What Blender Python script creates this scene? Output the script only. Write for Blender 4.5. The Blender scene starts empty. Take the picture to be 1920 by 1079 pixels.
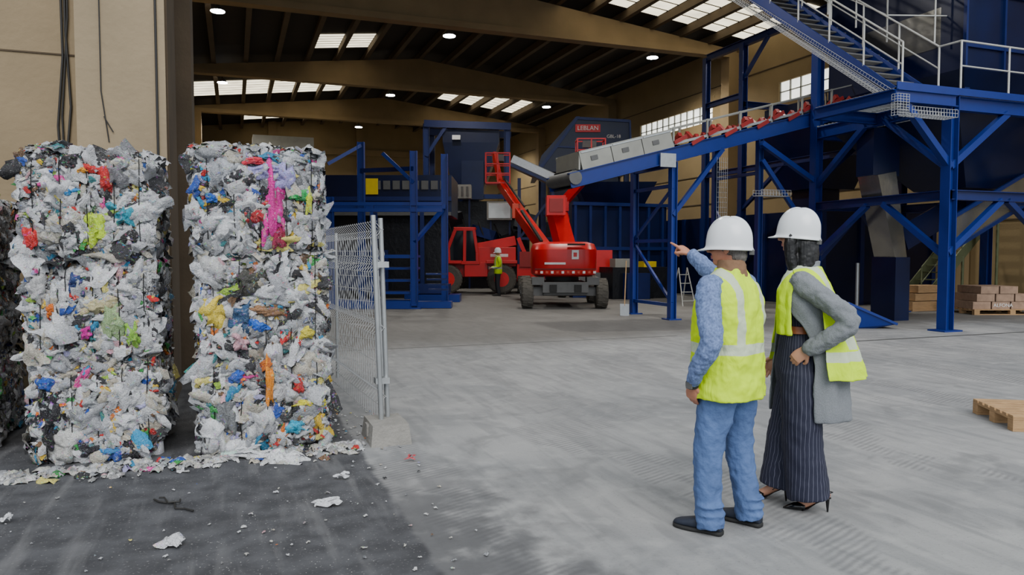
import bpy, math, random
from mathutils import Vector, Matrix, Euler, noise
R = random.Random(11)
rad = math.radians
YAW = rad(20.6); CA, SA = math.cos(YAW), math.sin(YAW)
V = Vector
def C(x, d, z=0.0):
    """survey coordinates (right of / ahead of the doorway station) -> hall coordinates"""
    return V((CA*x + SA*d, -SA*x + CA*d, z))
def RZ(a): return Matrix.Rotation(a, 4, 'Z')
CAMROT = RZ(-YAW)

# ------------------------------------------------------------------ materials
def newmat(name):
    m = bpy.data.materials.new(name); m.use_nodes = True
    nt = m.node_tree; b = nt.nodes['Principled BSDF']
    return m, nt, b
def M(name, col, rough=.6, metal=0., var=.12, scale=6., bump=0., bscale=30., stretch=None, emis=0., spec=None):
    m, nt, b = newmat(name)
    N, L = nt.nodes, nt.links
    tc = N.new('ShaderNodeTexCoord'); mp = N.new('ShaderNodeMapping')
    L.new(tc.outputs['Object'], mp.inputs[0])
    if stretch: mp.inputs['Scale'].default_value = stretch
    n = N.new('ShaderNodeTexNoise'); n.inputs['Scale'].default_value = scale; n.inputs['Detail'].default_value = 6
    L.new(mp.outputs[0], n.inputs['Vector'])
    mx = N.new('ShaderNodeMix'); mx.data_type = 'RGBA'
    mx.inputs[6].default_value = (*[max(0, c*(1-var*1.6)) for c in col], 1)
    mx.inputs[7].default_value = (*[min(1, c*(1+var)) for c in col], 1)
    L.new(n.outputs['Fac'], mx.inputs[0]); L.new(mx.outputs[2], b.inputs['Base Color'])
    b.inputs['Roughness'].default_value = rough; b.inputs['Metallic'].default_value = metal
    if spec is not None: b.inputs['Specular IOR Level'].default_value = spec
    if bump:
        n2 = N.new('ShaderNodeTexNoise'); n2.inputs['Scale'].default_value = bscale; n2.inputs['Detail'].default_value = 5
        L.new(mp.outputs[0], n2.inputs['Vector'])
        bp = N.new('ShaderNodeBump'); bp.inputs['Strength'].default_value = bump; bp.inputs['Distance'].default_value = .02
        L.new(n2.outputs['Fac'], bp.inputs['Height']); L.new(bp.outputs[0], b.inputs['Normal'])
    return m

def math_node(nt, op, a, b=None, c=None):
    n = nt.nodes.new('ShaderNodeMath'); n.operation = op
    for i, x in enumerate((a, b, c)):
        if x is None: continue
        if isinstance(x, (int, float)): n.inputs[i].default_value = x
        else: nt.links.new(x, n.inputs[i])
    return n.outputs[0]
def mix_node(nt, fac, a, b):
    n = nt.nodes.new('ShaderNodeMix'); n.data_type = 'RGBA'
    for i, x in ((0, fac), (6, a), (7, b)):
        if isinstance(x, tuple): n.inputs[i].default_value = (*x, 1)
        elif isinstance(x, (int, float)): n.inputs[i].default_value = x
        else: nt.links.new(x, n.inputs[i])
    return n.outputs[2]
def noise_node(nt, vec, scale, detail=5, stretch=None, dist=0):
    if stretch:
        mp = nt.nodes.new('ShaderNodeMapping'); mp.inputs['Scale'].default_value = stretch
        nt.links.new(vec, mp.inputs[0]); vec = mp.outputs[0]
    n = nt.nodes.new('ShaderNodeTexNoise'); n.inputs['Scale'].default_value = scale
    n.inputs['Detail'].default_value = detail; n.inputs['Distortion'].default_value = dist
    nt.links.new(vec, n.inputs['Vector']); return n.outputs['Fac']
def smooth(nt, x, lo, hi):
    n = nt.nodes.new('ShaderNodeMapRange'); n.interpolation_type = 'SMOOTHSTEP'
    nt.links.new(x, n.inputs[0]); n.inputs[1].default_value = lo; n.inputs[2].default_value = hi
    return n.outputs[0]

# floor
def floor_material():
    m, nt, b = newmat('floor_concrete_and_asphalt')
    tc = nt.nodes.new('ShaderNodeTexCoord'); P = tc.outputs['Object']
    sx = nt.nodes.new('ShaderNodeSeparateXYZ'); nt.links.new(P, sx.inputs[0]); X, Y = sx.outputs[0], sx.outputs[1]
    mul = lambda a, c: math_node(nt, 'MULTIPLY', a, c)
    n1 = noise_node(nt, P, .55, 8, dist=.6); n2 = noise_node(nt, P, 5, 10); n3 = noise_node(nt, P, 60, 4); n4 = noise_node(nt, P, 1.7, 9, dist=1.2)
    ns = noise_node(nt, P, 2.2, 8, (3.5, .45, 1), .4)
    con = mix_node(nt, smooth(nt, n1, .32, .68), (.215, .22, .225), (.30, .30, .298))
    con = mix_node(nt, mul(smooth(nt, ns, .42, .66), .5), con, (.15, .155, .16))
    con = mix_node(nt, mul(smooth(nt, n4, .48, .72), .35), con, (.37, .367, .36))
    con = mix_node(nt, mul(smooth(nt, n2, .52, .7), .35), con, (.38, .38, .37))
    con = mix_node(nt, mul(math_node(nt, 'SUBTRACT', 1, smooth(nt, n4, .30, .44)), .45), con, (.13, .132, .135))
    con = mix_node(nt, mul(smooth(nt, n3, .58, .75), .5), con, (.12, .12, .12))
    # tyre tread marks: chevron stripes in curved bands
    w = nt.nodes.new('ShaderNodeTexWave'); w.inputs['Scale'].default_value = 6.5; w.inputs['Distortion'].default_value = 1.5; w.inputs['Detail'].default_value = 2
    mp = nt.nodes.new('ShaderNodeMapping'); mp.inputs['Rotation'].default_value = (0, 0, 1.2); nt.links.new(P, mp.inputs[0]); nt.links.new(mp.outputs[0], w.inputs[0])
    bx = math_node(nt, 'SINE', math_node(nt, 'ADD', mul(X, 3.1), mul(n1, 9)))
    band = smooth(nt, bx, .6, .85)
    band = mul(band, smooth(nt, n4, .38, .52))
    con = mix_node(nt, mul(mul(band, w.outputs['Fac']), .55), con, (.12, .12, .125))
    # inner hall floor: dirt tone, with the indoor daylight fall-off painted in
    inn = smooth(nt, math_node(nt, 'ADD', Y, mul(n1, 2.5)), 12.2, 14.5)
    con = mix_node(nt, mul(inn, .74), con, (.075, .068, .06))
    # dark stain near the edge
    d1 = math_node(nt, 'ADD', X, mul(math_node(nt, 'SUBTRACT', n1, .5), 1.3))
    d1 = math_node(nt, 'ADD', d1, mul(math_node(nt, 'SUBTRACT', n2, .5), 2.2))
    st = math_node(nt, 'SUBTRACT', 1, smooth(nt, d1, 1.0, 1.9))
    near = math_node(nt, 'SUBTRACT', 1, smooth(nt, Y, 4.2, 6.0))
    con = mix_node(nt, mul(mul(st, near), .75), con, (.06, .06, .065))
    # asphalt
    asp = mix_node(nt, smooth(nt, n2, .3, .75), (.032, .033, .038), (.075, .077, .085))
    asp = mix_node(nt, smooth(nt, n3, .6, .72), asp, (.15, .15, .155))
    asp = mix_node(nt, mul(smooth(nt, ns, .5, .72), .45), asp, (.17, .17, .175))
    v = nt.nodes.new('ShaderNodeTexVoronoi'); v.inputs['Scale'].default_value = 30; nt.links.new(P, v.inputs['Vector'])
    asp = mix_node(nt, mul(math_node(nt, 'SUBTRACT', 1, smooth(nt, v.outputs['Distance'], .04, .14)), smooth(nt, n4, .46, .56)), asp, (.42, .42, .40))
    edge = math_node(nt, 'ADD', X, mul(math_node(nt, 'SUBTRACT', n2, .5), .12))
    am = math_node(nt, 'SUBTRACT', 1, smooth(nt, edge, .92, .97))
    col = mix_node(nt, am, con, asp)
    l1 = math_node(nt, 'LESS_THAN', math_node(nt, 'ABSOLUTE', math_node(nt, 'SUBTRACT', Y, 12.2)), .03)
    l1 = mul(l1, math_node(nt, 'LESS_THAN', X, 8.0))
    l2 = math_node(nt, 'LESS_THAN', math_node(nt, 'ABSOLUTE', math_node(nt, 'SUBTRACT', Y, 10.3)), .05)
    l2 = mul(l2, math_node(nt, 'GREATER_THAN', X, 9.5))
    col = mix_node(nt, math_node(nt, 'MAXIMUM', l1, l2), col, (.05, .05, .05))
    nt.links.new(col, b.inputs['Base Color'])
    b.inputs['Roughness'].default_value = .8
    bp = nt.nodes.new('ShaderNodeBump'); bp.inputs['Strength'].default_value = .4; bp.inputs['Distance'].default_value = .012
    nt.links.new(math_node(nt, 'ADD', n2, mul(n3, .4)), bp.inputs['Height']); nt.links.new(bp.outputs[0], b.inputs['Normal'])
    return m

def trash_material():
    m, nt, b = newmat('crumpled_plastic_waste')
    at = nt.nodes.new('ShaderNodeAttribute'); at.attribute_name = 'Col'
    tc = nt.nodes.new('ShaderNodeTexCoord'); P = tc.outputs['Object']
    n1 = noise_node(nt, P, 22, 7, dist=1.4); n2 = noise_node(nt, P, 60, 5, dist=2.0); n0 = noise_node(nt, P, 7, 5, dist=1.0)
    v = nt.nodes.new('ShaderNodeTexVoronoi'); v.inputs['Scale'].default_value = 42; nt.links.new(P, v.inputs['Vector'])
    col = mix_node(nt, math_node(nt, 'MULTIPLY', smooth(nt, n1, .58, .62), .30), at.outputs['Color'], v.outputs['Color'])
    col = mix_node(nt, math_node(nt, 'MULTIPLY', smooth(nt, n0, .50, .72), .28), col, (.08, .075, .065))
    col = mix_node(nt, math_node(nt, 'MULTIPLY', smooth(nt, n2, .56, .66), .45), col, (.05, .05, .055))
    col = mix_node(nt, math_node(nt, 'MULTIPLY', math_node(nt, 'SUBTRACT', 1, smooth(nt, n2, .30, .40)), .35), col, (.72, .73, .75))
    nt.links.new(col, b.inputs['Base Color']); b.inputs['Roughness'].default_value = .30
    bp = nt.nodes.new('ShaderNodeBump'); bp.inputs['Strength'].default_value = 1.; bp.inputs['Distance'].default_value = .014
    nt.links.new(math_node(nt, 'ADD', n1, n2), bp.inputs['Height']); nt.links.new(bp.outputs[0], b.inputs['Normal'])
    return m

def bale_material():
    """compressed mixed plastic film: irregular pieces picked from a palette, with crevices and wrinkles"""
    m, nt, b = newmat('compressed_plastic_film')
    tc = nt.nodes.new('ShaderNodeTexCoord'); P = tc.outputs['Object']
    nn = nt.nodes.new('ShaderNodeTexNoise'); nn.inputs['Scale'].default_value = 9; nn.inputs['Detail'].default_value = 6; nt.links.new(P, nn.inputs['Vector'])
    vm = nt.nodes.new('ShaderNodeVectorMath'); vm.operation = 'MULTIPLY_ADD'; nt.links.new(nn.outputs['Color'], vm.inputs[0]); vm.inputs[1].default_value = (.16, .16, .16); nt.links.new(P, vm.inputs[2])
    Q = vm.outputs[0]
    def vor(scale, feat='F1'):
        v = nt.nodes.new('ShaderNodeTexVoronoi'); v.feature = feat; v.inputs['Scale'].default_value = scale; nt.links.new(Q, v.inputs['Vector']); return v
    def ramp(src, pal):
        s = nt.nodes.new('ShaderNodeSeparateColor'); nt.links.new(src, s.inputs[0])
        r = nt.nodes.new('ShaderNodeValToRGB'); r.color_ramp.interpolation = 'CONSTANT'; nt.links.new(s.outputs[0], r.inputs[0])
        tot = sum(w for c, w in pal); acc = 0
        for i, (c, w) in enumerate(pal):
            e = r.color_ramp.elements[0] if i == 0 else r.color_ramp.elements.new(acc/tot) if i > 1 else r.color_ramp.elements[1]
            e.position = acc/tot; e.color = (*c, 1); acc += w
        return r.outputs[0]
    pal = [((.60,.61,.63), 20), ((.44,.45,.48), 16), ((.30,.31,.33), 13), ((.50,.45,.36), 8), ((.15,.155,.165), 8), ((.02,.02,.025), 8), ((.66,.67,.69), 10),
           ((.02,.10,.42), 2.4), ((.03,.30,.50), 2), ((.5,.02,.02), 2.4), ((.7,.48,.05), 2), ((.05,.32,.08), 1.8), ((.65,.17,.03), 1.6), ((.6,.05,.28), 1.2), ((.36,.55,.06), 1), ((.55,.30,.32), 1.6), ((.30,.30,.5), 1.4), ((.2,.11,.05), 3)]
    v1, v2, ve = vor(13), vor(38), vor(13, 'DISTANCE_TO_EDGE'); ve2 = vor(38, 'DISTANCE_TO_EDGE')
    msk = smooth(nt, noise_node(nt, P, 6, 4), .46, .52)
    col = mix_node(nt, msk, ramp(v1.outputs['Color'], pal), ramp(v2.outputs['Color'], pal))
    n2 = noise_node(nt, P, 55, 6, dist=2.0); n1 = noise_node(nt, P, 18, 7, dist=1.5)
    col = mix_node(nt, math_node(nt, 'MULTIPLY', smooth(nt, n2, .54, .66), .55), col, (.04, .04, .045))
    col = mix_node(nt, math_node(nt, 'MULTIPLY', math_node(nt, 'SUBTRACT', 1, smooth(nt, n2, .32, .42)), .45), col, (.70, .71, .73))
    ed = math_node(nt, 'SUBTRACT', 1, smooth(nt, ve.outputs['Distance'], .0, .10))
    col = mix_node(nt, math_node(nt, 'MULTIPLY', ed, .7), col, (.02, .02, .022))
    nt.links.new(col, b.inputs['Base Color']); b.inputs['Roughness'].default_value = .32
    bp = nt.nodes.new('ShaderNodeBump'); bp.inputs['Strength'].default_value = 1.; bp.inputs['Distance'].default_value = .03
    h = math_node(nt, 'ADD', math_node(nt, 'ADD', n1, math_node(nt, 'MULTIPLY', n2, .6)), math_node(nt, 'MULTIPLY', smooth(nt, ve.outputs['Distance'], 0, .2), .6))
    h = math_node(nt, 'ADD', h, math_node(nt, 'MULTIPLY', smooth(nt, ve2.outputs['Distance'], 0, .2), .25))
    nt.links.new(h, bp.inputs['Height']); nt.links.new(bp.outputs[0], b.inputs['Normal'])
    return m

def vest_material(name, zb0, zb1, xs, ztop_strip, hem):
    m, nt, b = newmat(name)
    tc = nt.nodes.new('ShaderNodeTexCoord'); P = tc.outputs['Object']
    s = nt.nodes.new('ShaderNodeSeparateXYZ'); nt.links.new(P, s.inputs[0]); X, Y, Z = s.outputs
    n = noise_node(nt, P, 9, 4)
    yel = mix_node(nt, n, (.50, .76, .0), (.66, .92, .0))
    zz = math_node(nt, 'ADD', Z, math_node(nt, 'MULTIPLY', math_node(nt, 'SUBTRACT', n, .5), .02))
    band = math_node(nt, 'MULTIPLY', math_node(nt, 'GREATER_THAN', zz, zb0), math_node(nt, 'LESS_THAN', zz, zb1))
    vs = math_node(nt, 'LESS_THAN', math_node(nt, 'ABSOLUTE', math_node(nt, 'SUBTRACT', math_node(nt, 'ABSOLUTE', X), xs)), .026)
    vs = math_node(nt, 'MULTIPLY', vs, math_node(nt, 'GREATER_THAN', Z, ztop_strip))
    band = math_node(nt, 'MAXIMUM', band, vs)
    col = mix_node(nt, band, yel, (.50, .58, .42))
    hm = math_node(nt, 'LESS_THAN', Z, hem)
    col = mix_node(nt, hm, col, (.03, .05, .08))
    nt.links.new(col, b.inputs['Base Color']); b.inputs['Roughness'].default_value = .6; b.inputs['Specular IOR Level'].default_value = .2
    n2 = noise_node(nt, P, 14, 3, (1, 1, .5), .8)
    bp = nt.nodes.new('ShaderNodeBump'); bp.inputs['Strength'].default_value = .6; bp.inputs['Distance'].default_value = .02
    nt.links.new(n2, bp.inputs['Height']); nt.links.new(bp.outputs[0], b.inputs['Normal'])
    return m

def pinstripe_material():
    m, nt, b = newmat('navy_pinstripe_fabric')
    tc = nt.nodes.new('ShaderNodeTexCoord'); P = tc.outputs['Object']
    s = nt.nodes.new('ShaderNodeSeparateXYZ'); nt.links.new(P, s.inputs[0]); X, Y, Z = s.outputs
    n = noise_node(nt, P, 5, 3)
    ang = math_node(nt, 'ARCTAN2', X, Y)
    ang = math_node(nt, 'ADD', ang, math_node(nt, 'MULTIPLY', n, .10))
    fr = math_node(nt, 'FRACT', math_node(nt, 'MULTIPLY', ang, 8.5))
    st = math_node(nt, 'LESS_THAN', fr, .09)
    col = mix_node(nt, math_node(nt, 'MULTIPLY', st, .6), (.010, .012, .032), (.20, .21, .28))
    nt.links.new(col, b.inputs['Base Color']); b.inputs['Roughness'].default_value = .8
    bp = nt.nodes.new('ShaderNodeBump'); bp.inputs['Strength'].default_value = .7; bp.inputs['Distance'].default_value = .03
    nt.links.new(noise_node(nt, P, 8, 3, (1, 1, .15), .6), bp.inputs['Height']); nt.links.new(bp.outputs[0], b.inputs['Normal'])
    return m

def emat(name, col, s):
    m, nt, b = newmat(name)
    b.inputs['Base Color'].default_value = (*col, 1); b.inputs['Emission Color'].default_value = (*col, 1)
    tc = nt.nodes.new('ShaderNodeTexCoord')
    n = noise_node(nt, tc.outputs['Object'], 1.2, 3)
    nt.links.new(math_node(nt, 'MULTIPLY', math_node(nt, 'ADD', n, .5), s), b.inputs['Emission Strength'])
    return m

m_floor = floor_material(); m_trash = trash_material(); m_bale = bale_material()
m_wallf = M('beige_concrete_facade', (.245, .185, .108), .85, 0, .2, .9, .3, 14)
m_wall = M('beige_concrete_wall', (.25, .18, .085), .85, 0, .16, .8, .25, 18)
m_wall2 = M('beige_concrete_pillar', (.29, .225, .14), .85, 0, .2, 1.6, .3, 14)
m_walld = M('shade_and_joint_concrete', (.075, .052, .03), .9, 0, .3, 1.6, .3, 14)  # dark brown for joint lines and for shade painted on the pillars
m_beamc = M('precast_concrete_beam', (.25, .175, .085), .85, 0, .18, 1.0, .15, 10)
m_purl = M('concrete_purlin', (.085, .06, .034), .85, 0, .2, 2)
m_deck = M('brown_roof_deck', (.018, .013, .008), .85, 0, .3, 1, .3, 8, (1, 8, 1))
m_sky = emat('skylight_polycarbonate', (1., .90, .66), 2.1)
m_win = emat('window_glazing', (.95, .97, .9), 1.8)
m_lamp = emat('lamp_emitter', (1., 1., .97), 40)
m_blue = M('blue_painted_steel', (.004, .015, .105), .38, .1, .15, 4)
m_blue2 = M('bright_blue_steel', (.003, .021, .18), .38, .1, .12, 4)
m_navy = M('navy_machine_panel', (.003, .008, .045), .3, .1, .3, 1.5)
m_dark = M('dark_machinery', (.007, .008, .012), .35, .1, .4, 3, .5, 8)
m_galv = M('galvanised_steel', (.46, .48, .49), .38, .75, .15, 12)
m_wire = M('galvanised_wire', (.50, .51, .52), .45, .3, .1, 12)
m_lgal = M('light_railing_steel', (.55, .55, .52), .45, .3, .1, 12)
m_ss = M('stainless_sheet', (.40, .39, .36), .2, .9, .3, 1.5, .3, 3)
m_cover = M('grey_conveyor_cover', (.30, .30, .27), .5, .2, .15, 3)
m_red = M('red_machine_paint', (.58, .007, .009), .33, 0, .12, 3)
m_red2 = M('red_idler_bracket', (.27, .012, .012), .5, 0, .15, 5)
m_orange = M('orange_paint', (.55, .05, .015), .4)
m_black = M('black_rubber', (.014, .014, .014), .75, 0, .3, 20)
m_glass = M('dark_cab_glass', (.01, .012, .015), .08, 0, .1)
m_tyre = M('dusty_tyre', (.075, .068, .058), .85, 0, .3, 12, .5, 30)
m_grey = M('grey_chassis', (.11, .11, .11), .6, .2, .2, 6)
m_white = M('white_paint', (.75, .75, .75), .4, 0, .05)
m_yellow = M('yellow_paint', (.75, .55, .01), .45, 0, .1)
m_wood = M('pallet_wood', (.44, .27, .13), .8, 0, .25, 6, .4, 25, (1, 1, 6))
m_conc = M('concrete_block', (.25, .24, .22), .9, 0, .25, 8, .5, 40)
m_cable = M('black_cable', (.012, .011, .01), .6)
m_olive = M('olive_grating', (.13, .15, .075), .6, .2)
m_brick = M('brick_pack', (.36, .24, .17), .85, 0, .3, 9, .4, 20)
m_skin = M('skin', (.50, .25, .16), .5, 0, .1, 20, .08, 120)
m_skinm = M('skin_tanned', (.47, .20, .12), .5, 0, .12, 20, .08, 120)
m_ghair = M('grey_hair', (.17, .155, .14), .6, 0, .35, 60, .8, 120, (1, 1, .25))
m_bhair = M('black_hair', (.005, .0045, .005), .33, 0, .3, 60, .5, 70, (1, 1, .06))
m_helmet = M('white_helmet_plastic', (.74, .77, .80), .25, 0, .03)
m_jeans = M('blue_denim', (.080, .145, .33), .85, 0, .35, 7, .6, 22)
m_shirt = M('blue_patterned_shirt', (.16, .235, .46), .8, 0, .6, 70, .5, 18)
m_brown = M('brown_knit_collar', (.20, .11, .06), .9, 0, .2, 30)
m_coat = M('grey_wool_coat', (.19, .205, .225), .95, 0, .18, 120, .35, 160)
m_belt = M('tan_leather', (.24, .07, .02), .4)
m_shoe = M('navy_suede', (.012, .018, .035), .7, 0, .3, 30)
m_heel = M('black_patent_leather', (.006, .006, .007), .12)
m_strap = M('steel_baling_wire', (.012, .012, .012), .5, .6)
m_eye = M('eye_white', (.8, .78, .75), .2); m_iris = M('iris_dark', (.05, .03, .02), .2); m_lip = M('lips', (.45, .14, .12), .45)
m_vest = vest_material('hi_vis_vest_fabric', 1.035, 1.095, .115, 1.06, .772)
m_vestw = vest_material('hi_vis_vest_fabric_loose', .95, 1.01, .10, 1.02, .80)
m_vestb = vest_material('hi_vis_jacket_fabric', 1.0, 1.08, .11, 1.05, .80)
m_pin = pinstripe_material()
m_dtro = M('dark_work_trousers', (.02, .022, .03), .8)

# ------------------------------------------------------------------ mesh builder
def crom(p, t):
    n = len(p); i = min(int(t), n-2); f = t - i
    a, b, c, d = p[max(i-1, 0)], p[i], p[i+1], p[min(i+2, n-1)]
    return .5*((2*b) + (c-a)*f + (2*a-5*b+4*c-d)*f*f + (3*b-a-3*c+d)*f*f*f)
class MB:
    def __init__(s): s.v = []; s.f = []; s.m = []; s.sm = []; s.mats = []; s.T = None
    def add(s, vs, fs, mat, smooth=False):
        if mat not in s.mats: s.mats.append(mat)
        k = s.mats.index(mat); o = len(s.v)
        if s.T is not None: vs = [s.T @ V(v) for v in vs]
        s.v += [tuple(v) for v in vs]
        for f in fs: s.f.append(tuple(i+o for i in f)); s.m.append(k); s.sm.append(smooth)
    def box(s, c, sz, mat, rot=None):
        c = V(c); h = V(sz)/2; vs = []
        for x in (-1, 1):
            for y in (-1, 1):
                for z in (-1, 1):
                    p = V((x*h.x, y*h.y, z*h.z))
                    if rot is not None: p = rot @ p
                    vs.append(c+p)
        s.add(vs, [(0,1,3,2),(4,6,7,5),(0,4,5,1),(2,3,7,6),(0,2,6,4),(1,5,7,3)], mat)
    def bx(s, x0, x1, y0, y1, z0, z1, mat): s.box(((x0+x1)/2, (y0+y1)/2, (z0+z1)/2), (abs(x1-x0), abs(y1-y0), abs(z1-z0)), mat)
    def frame(s, p, q, up=V((0,0,1))):
        d = (V(q)-V(p)).normalized(); up = V(up)
        if abs(d.dot(up)) > .98: up = V((0,1,0))
        x = d.cross(up).normalized(); y = x.cross(d).normalized()
        return d, x, y
    def bar(s, p, q, w, h, mat, up=(0,0,1)):
        p, q = V(p), V(q); d, x, y = s.frame(p, q, up)
        vs = []
        for e in (p, q):
            for a, b in ((-1,-1),(1,-1),(1,1),(-1,1)): vs.append(e + x*(a*w/2) + y*(b*h/2))
        s.add(vs, [(0,1,2,3),(7,6,5,4),(0,4,5,1),(1,5,6,2),(2,6,7,3),(3,7,4,0)], mat)
    def hb(s, p, q, w, h, mat, up=(0,0,1), t=.018):
        p, q = V(p), V(q); d, x, y = s.frame(p, q, up)
        s.bar(p+y*(h/2-t/2), q+y*(h/2-t/2), w, t, mat, up); s.bar(p-y*(h/2-t/2), q-y*(h/2-t/2), w, t, mat, up)
        s.bar(p, q, t, h-2*t, mat, up)
    def tube(s, p, q, r, mat, n=10, r2=None):
        p, q = V(p), V(q); r2 = r if r2 is None else r2; d, x, y = s.frame(p, q)
        vs = []
        for e, rr in ((p, r), (q, r2)):
            for i in range(n):
                a = 2*math.pi*i/n; vs.append(e + x*(rr*math.cos(a)) + y*(rr*math.sin(a)))
        s.add(vs, [(i, (i+1) % n, n+(i+1) % n, n+i) for i in range(n)], mat, True)
        s.add(vs[:n], [tuple(range(n))[::-1]], mat); s.add(vs[n:], [tuple(range(n))], mat)
    def path(s, pts, r, mat, n=6):
        for a, b in zip(pts[:-1], pts[1:]): s.tube(a, b, r, mat, n)
    def limb(s, pts, rads, mat, n=16, sub=5, flat=1., up=(0,0,1), caps=(1, 1)):
        pts = [V(p) for p in pts]; m = len(pts); rings = []
        tot = (m-1)*sub; prevx = None
        P = [V((crom([p.x for p in pts], k/sub), crom([p.y for p in pts], k/sub), crom([p.z for p in pts], k/sub))) for k in range(tot+1)]
        RR = [crom(rads, k/sub) for k in range(tot+1)]
        for k in range(tot+1):
            d = (P[min(k+1, tot)]-P[max(k-1, 0)]).normalized()
            if prevx is None:
                u = V(up)
                if abs(d.dot(u)) > .95: u = V((0,1,0))
                x = d.cross(u).normalized()
            else: x = (prevx - d*prevx.dot(d)).normalized()
            prevx = x; y = x.cross(d).normalized()
            rings.append([P[k] + x*(RR[k]*math.cos(2*math.pi*i/n)) + y*(RR[k]*flat*math.sin(2*math.pi*i/n)) for i in range(n)])
        s.rings(rings, mat)
        if flat == 1 and caps[0]: s.ell(P[0], (rads[0]*.98,)*3, mat, 12, 8)
        if flat == 1 and caps[1]: s.ell(P[-1], (rads[-1]*.98,)*3, mat, 12, 8)
    def rings(s, rings, mat, cap=True, smooth=True):
        n = len(rings[0]); vs = [p for r in rings for p in r]
        fs = [(k*n+i, k*n+(i+1) % n, (k+1)*n+(i+1) % n, (k+1)*n+i) for k in range(len(rings)-1) for i in range(n)]
        if cap: fs += [tuple(range(n))[::-1], tuple(range((len(rings)-1)*n, len(rings)*n))]
        s.add(vs, fs, mat, smooth)
    def secs(s, secs, mat, n=32, sub=4, pw=2.0, cap=True):
        cols = list(zip(*secs)); tot = (len(secs)-1)*sub; rings = []
        for k in range(tot+1):
            cx, cy, z, rx, ry = [crom(list(c), k/sub) for c in cols]
            ring = []
            for i in range(n):
                a = 2*math.pi*i/n; ca, sa = math.cos(a), math.sin(a)
                e = 2/pw
                ring.append(V((cx + rx*math.copysign(abs(ca)**e, ca), cy + ry*math.copysign(abs(sa)**e, sa), z)))
            rings.append(ring)
        s.rings(rings, mat, cap)
    def ell(s, c, r, mat, n=20, m=14, rot=None):
        c = V(c); vs = []; fs = []
        for j in range(m+1):
            th = math.pi*j/m
            for i in range(n):
                a = 2*math.pi*i/n
                p = V((r[0]*math.sin(th)*math.cos(a), r[1]*math.sin(th)*math.sin(a), r[2]*math.cos(th)))
                if rot is not None: p = rot @ p
                vs.append(c+p)
        for j in range(m):
            for i in range(n): fs.append((j*n+i, (j+1)*n+i, (j+1)*n+(i+1) % n, j*n+(i+1) % n))
        s.add(vs, fs, mat, True)
    def prism(s, poly, axis, a, b, mat):
        def mk(p, t):
            return V((p[0], t, p[1])) if axis == 'Y' else V((t, p[0], p[1])) if axis == 'X' else V((p[0], p[1], t))
        n = len(poly); vs = [mk(p, a) for p in poly] + [mk(p, b) for p in poly]
        s.add(vs, [tuple(range(n)), tuple(range(2*n-1, n-1, -1))] + [(i, n+i, n+(i+1) % n, (i+1) % n) for i in range(n)], mat)
    def frust(s, c, b, t, z0, z1, mat, toff=(0, 0)):
        x, y = c; vs = []
        for (w, d), z, (ox, oy) in ((b, z0, (0, 0)), (t, z1, toff)):
            for i, j in ((-1,-1),(1,-1),(1,1),(-1,1)): vs.append(V((x+ox+i*w/2, y+oy+j*d/2, z)))
        s.add(vs, [(3,2,1,0),(4,5,6,7),(0,1,5,4),(1,2,6,5),(2,3,7,6),(3,0,4,7)], mat)
    def wheel(s, c, r, w, mat, hub, axis=(1,0,0), n=28):
        c, ax = V(c), V(axis).normalized(); d, x, y = s.frame(c, c+ax)
        prof = [(-w/2, r*.55), (-w/2, r*.86), (-w*.36, r*.98), (w*.36, r*.98), (w/2, r*.86), (w/2, r*.55)]
        rings = [[c + ax*t + x*(rr*math.cos(2*math.pi*i/n)) + y*(rr*math.sin(2*math.pi*i/n)) for i in range(n)] for t, rr in prof]
        s.rings(rings, mat, True, False)
        for i in range(n):
            a = 2*math.pi*i/n; u = x*math.cos(a)+y*math.sin(a); tn = -x*math.sin(a)+y*math.cos(a)
            off = ax*(w*.22*(1 if i % 2 else -1))
            s.bar(c+u*r*.96+off-ax*w*.22+tn*.02, c+u*r*.96+off+ax*w*.22-tn*.02, r*.11, r*.07, mat, up=u)
        s.tube(c-ax*(w/2+.01), c+ax*(w/2+.01), r*.5, hub, 20); s.tube(c-ax*(w/2+.04), c+ax*(w/2+.04), r*.2, hub, 12)
    def rail(s, pts, h, mat, step=1.2, r=.021, mid=True):
        pts = [V(p) for p in pts]
        for a, b in zip(pts[:-1], pts[1:]):
            n = max(1, round((b-a).length/step))
            for i in range(n+1):
                p = a.lerp(b, i/n); s.tube(p, p+V((0,0,h)), r, mat, 8)
            s.tube(a+V((0,0,h)), b+V((0,0,h)), r, mat, 8)
            if mid: s.tube(a+V((0,0,h*.55)), b+V((0,0,h*.55)), r*.8, mat, 8)
    def obj(s, name, parent=None, loc=None, rz=0., bevel=0., mods=None):
        me = bpy.data.meshes.new(name); me.from_pydata(s.v, [], s.f)
        for m in s.mats: me.materials.append(m)
        me.polygons.foreach_set('material_index', s.m); me.polygons.foreach_set('use_smooth', s.sm); me.update()
        o = bpy.data.objects.new(name, me); bpy.context.scene.collection.objects.link(o)
        if loc is not None: o.location = loc
        o.rotation_euler = (0, 0, rz)
        if parent: o.parent = parent
        if bevel:
            b = o.modifiers.new('bevel', 'BEVEL'); b.width = bevel; b.segments = 2; b.limit_method = 'ANGLE'
        return o
TEX = {}
def ctex(scale):
    if scale not in TEX:
        t = bpy.data.textures.new('cloth_%s' % scale, 'CLOUDS'); t.noise_scale = scale; t.noise_depth = 2; TEX[scale] = t
    return TEX[scale]
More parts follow.
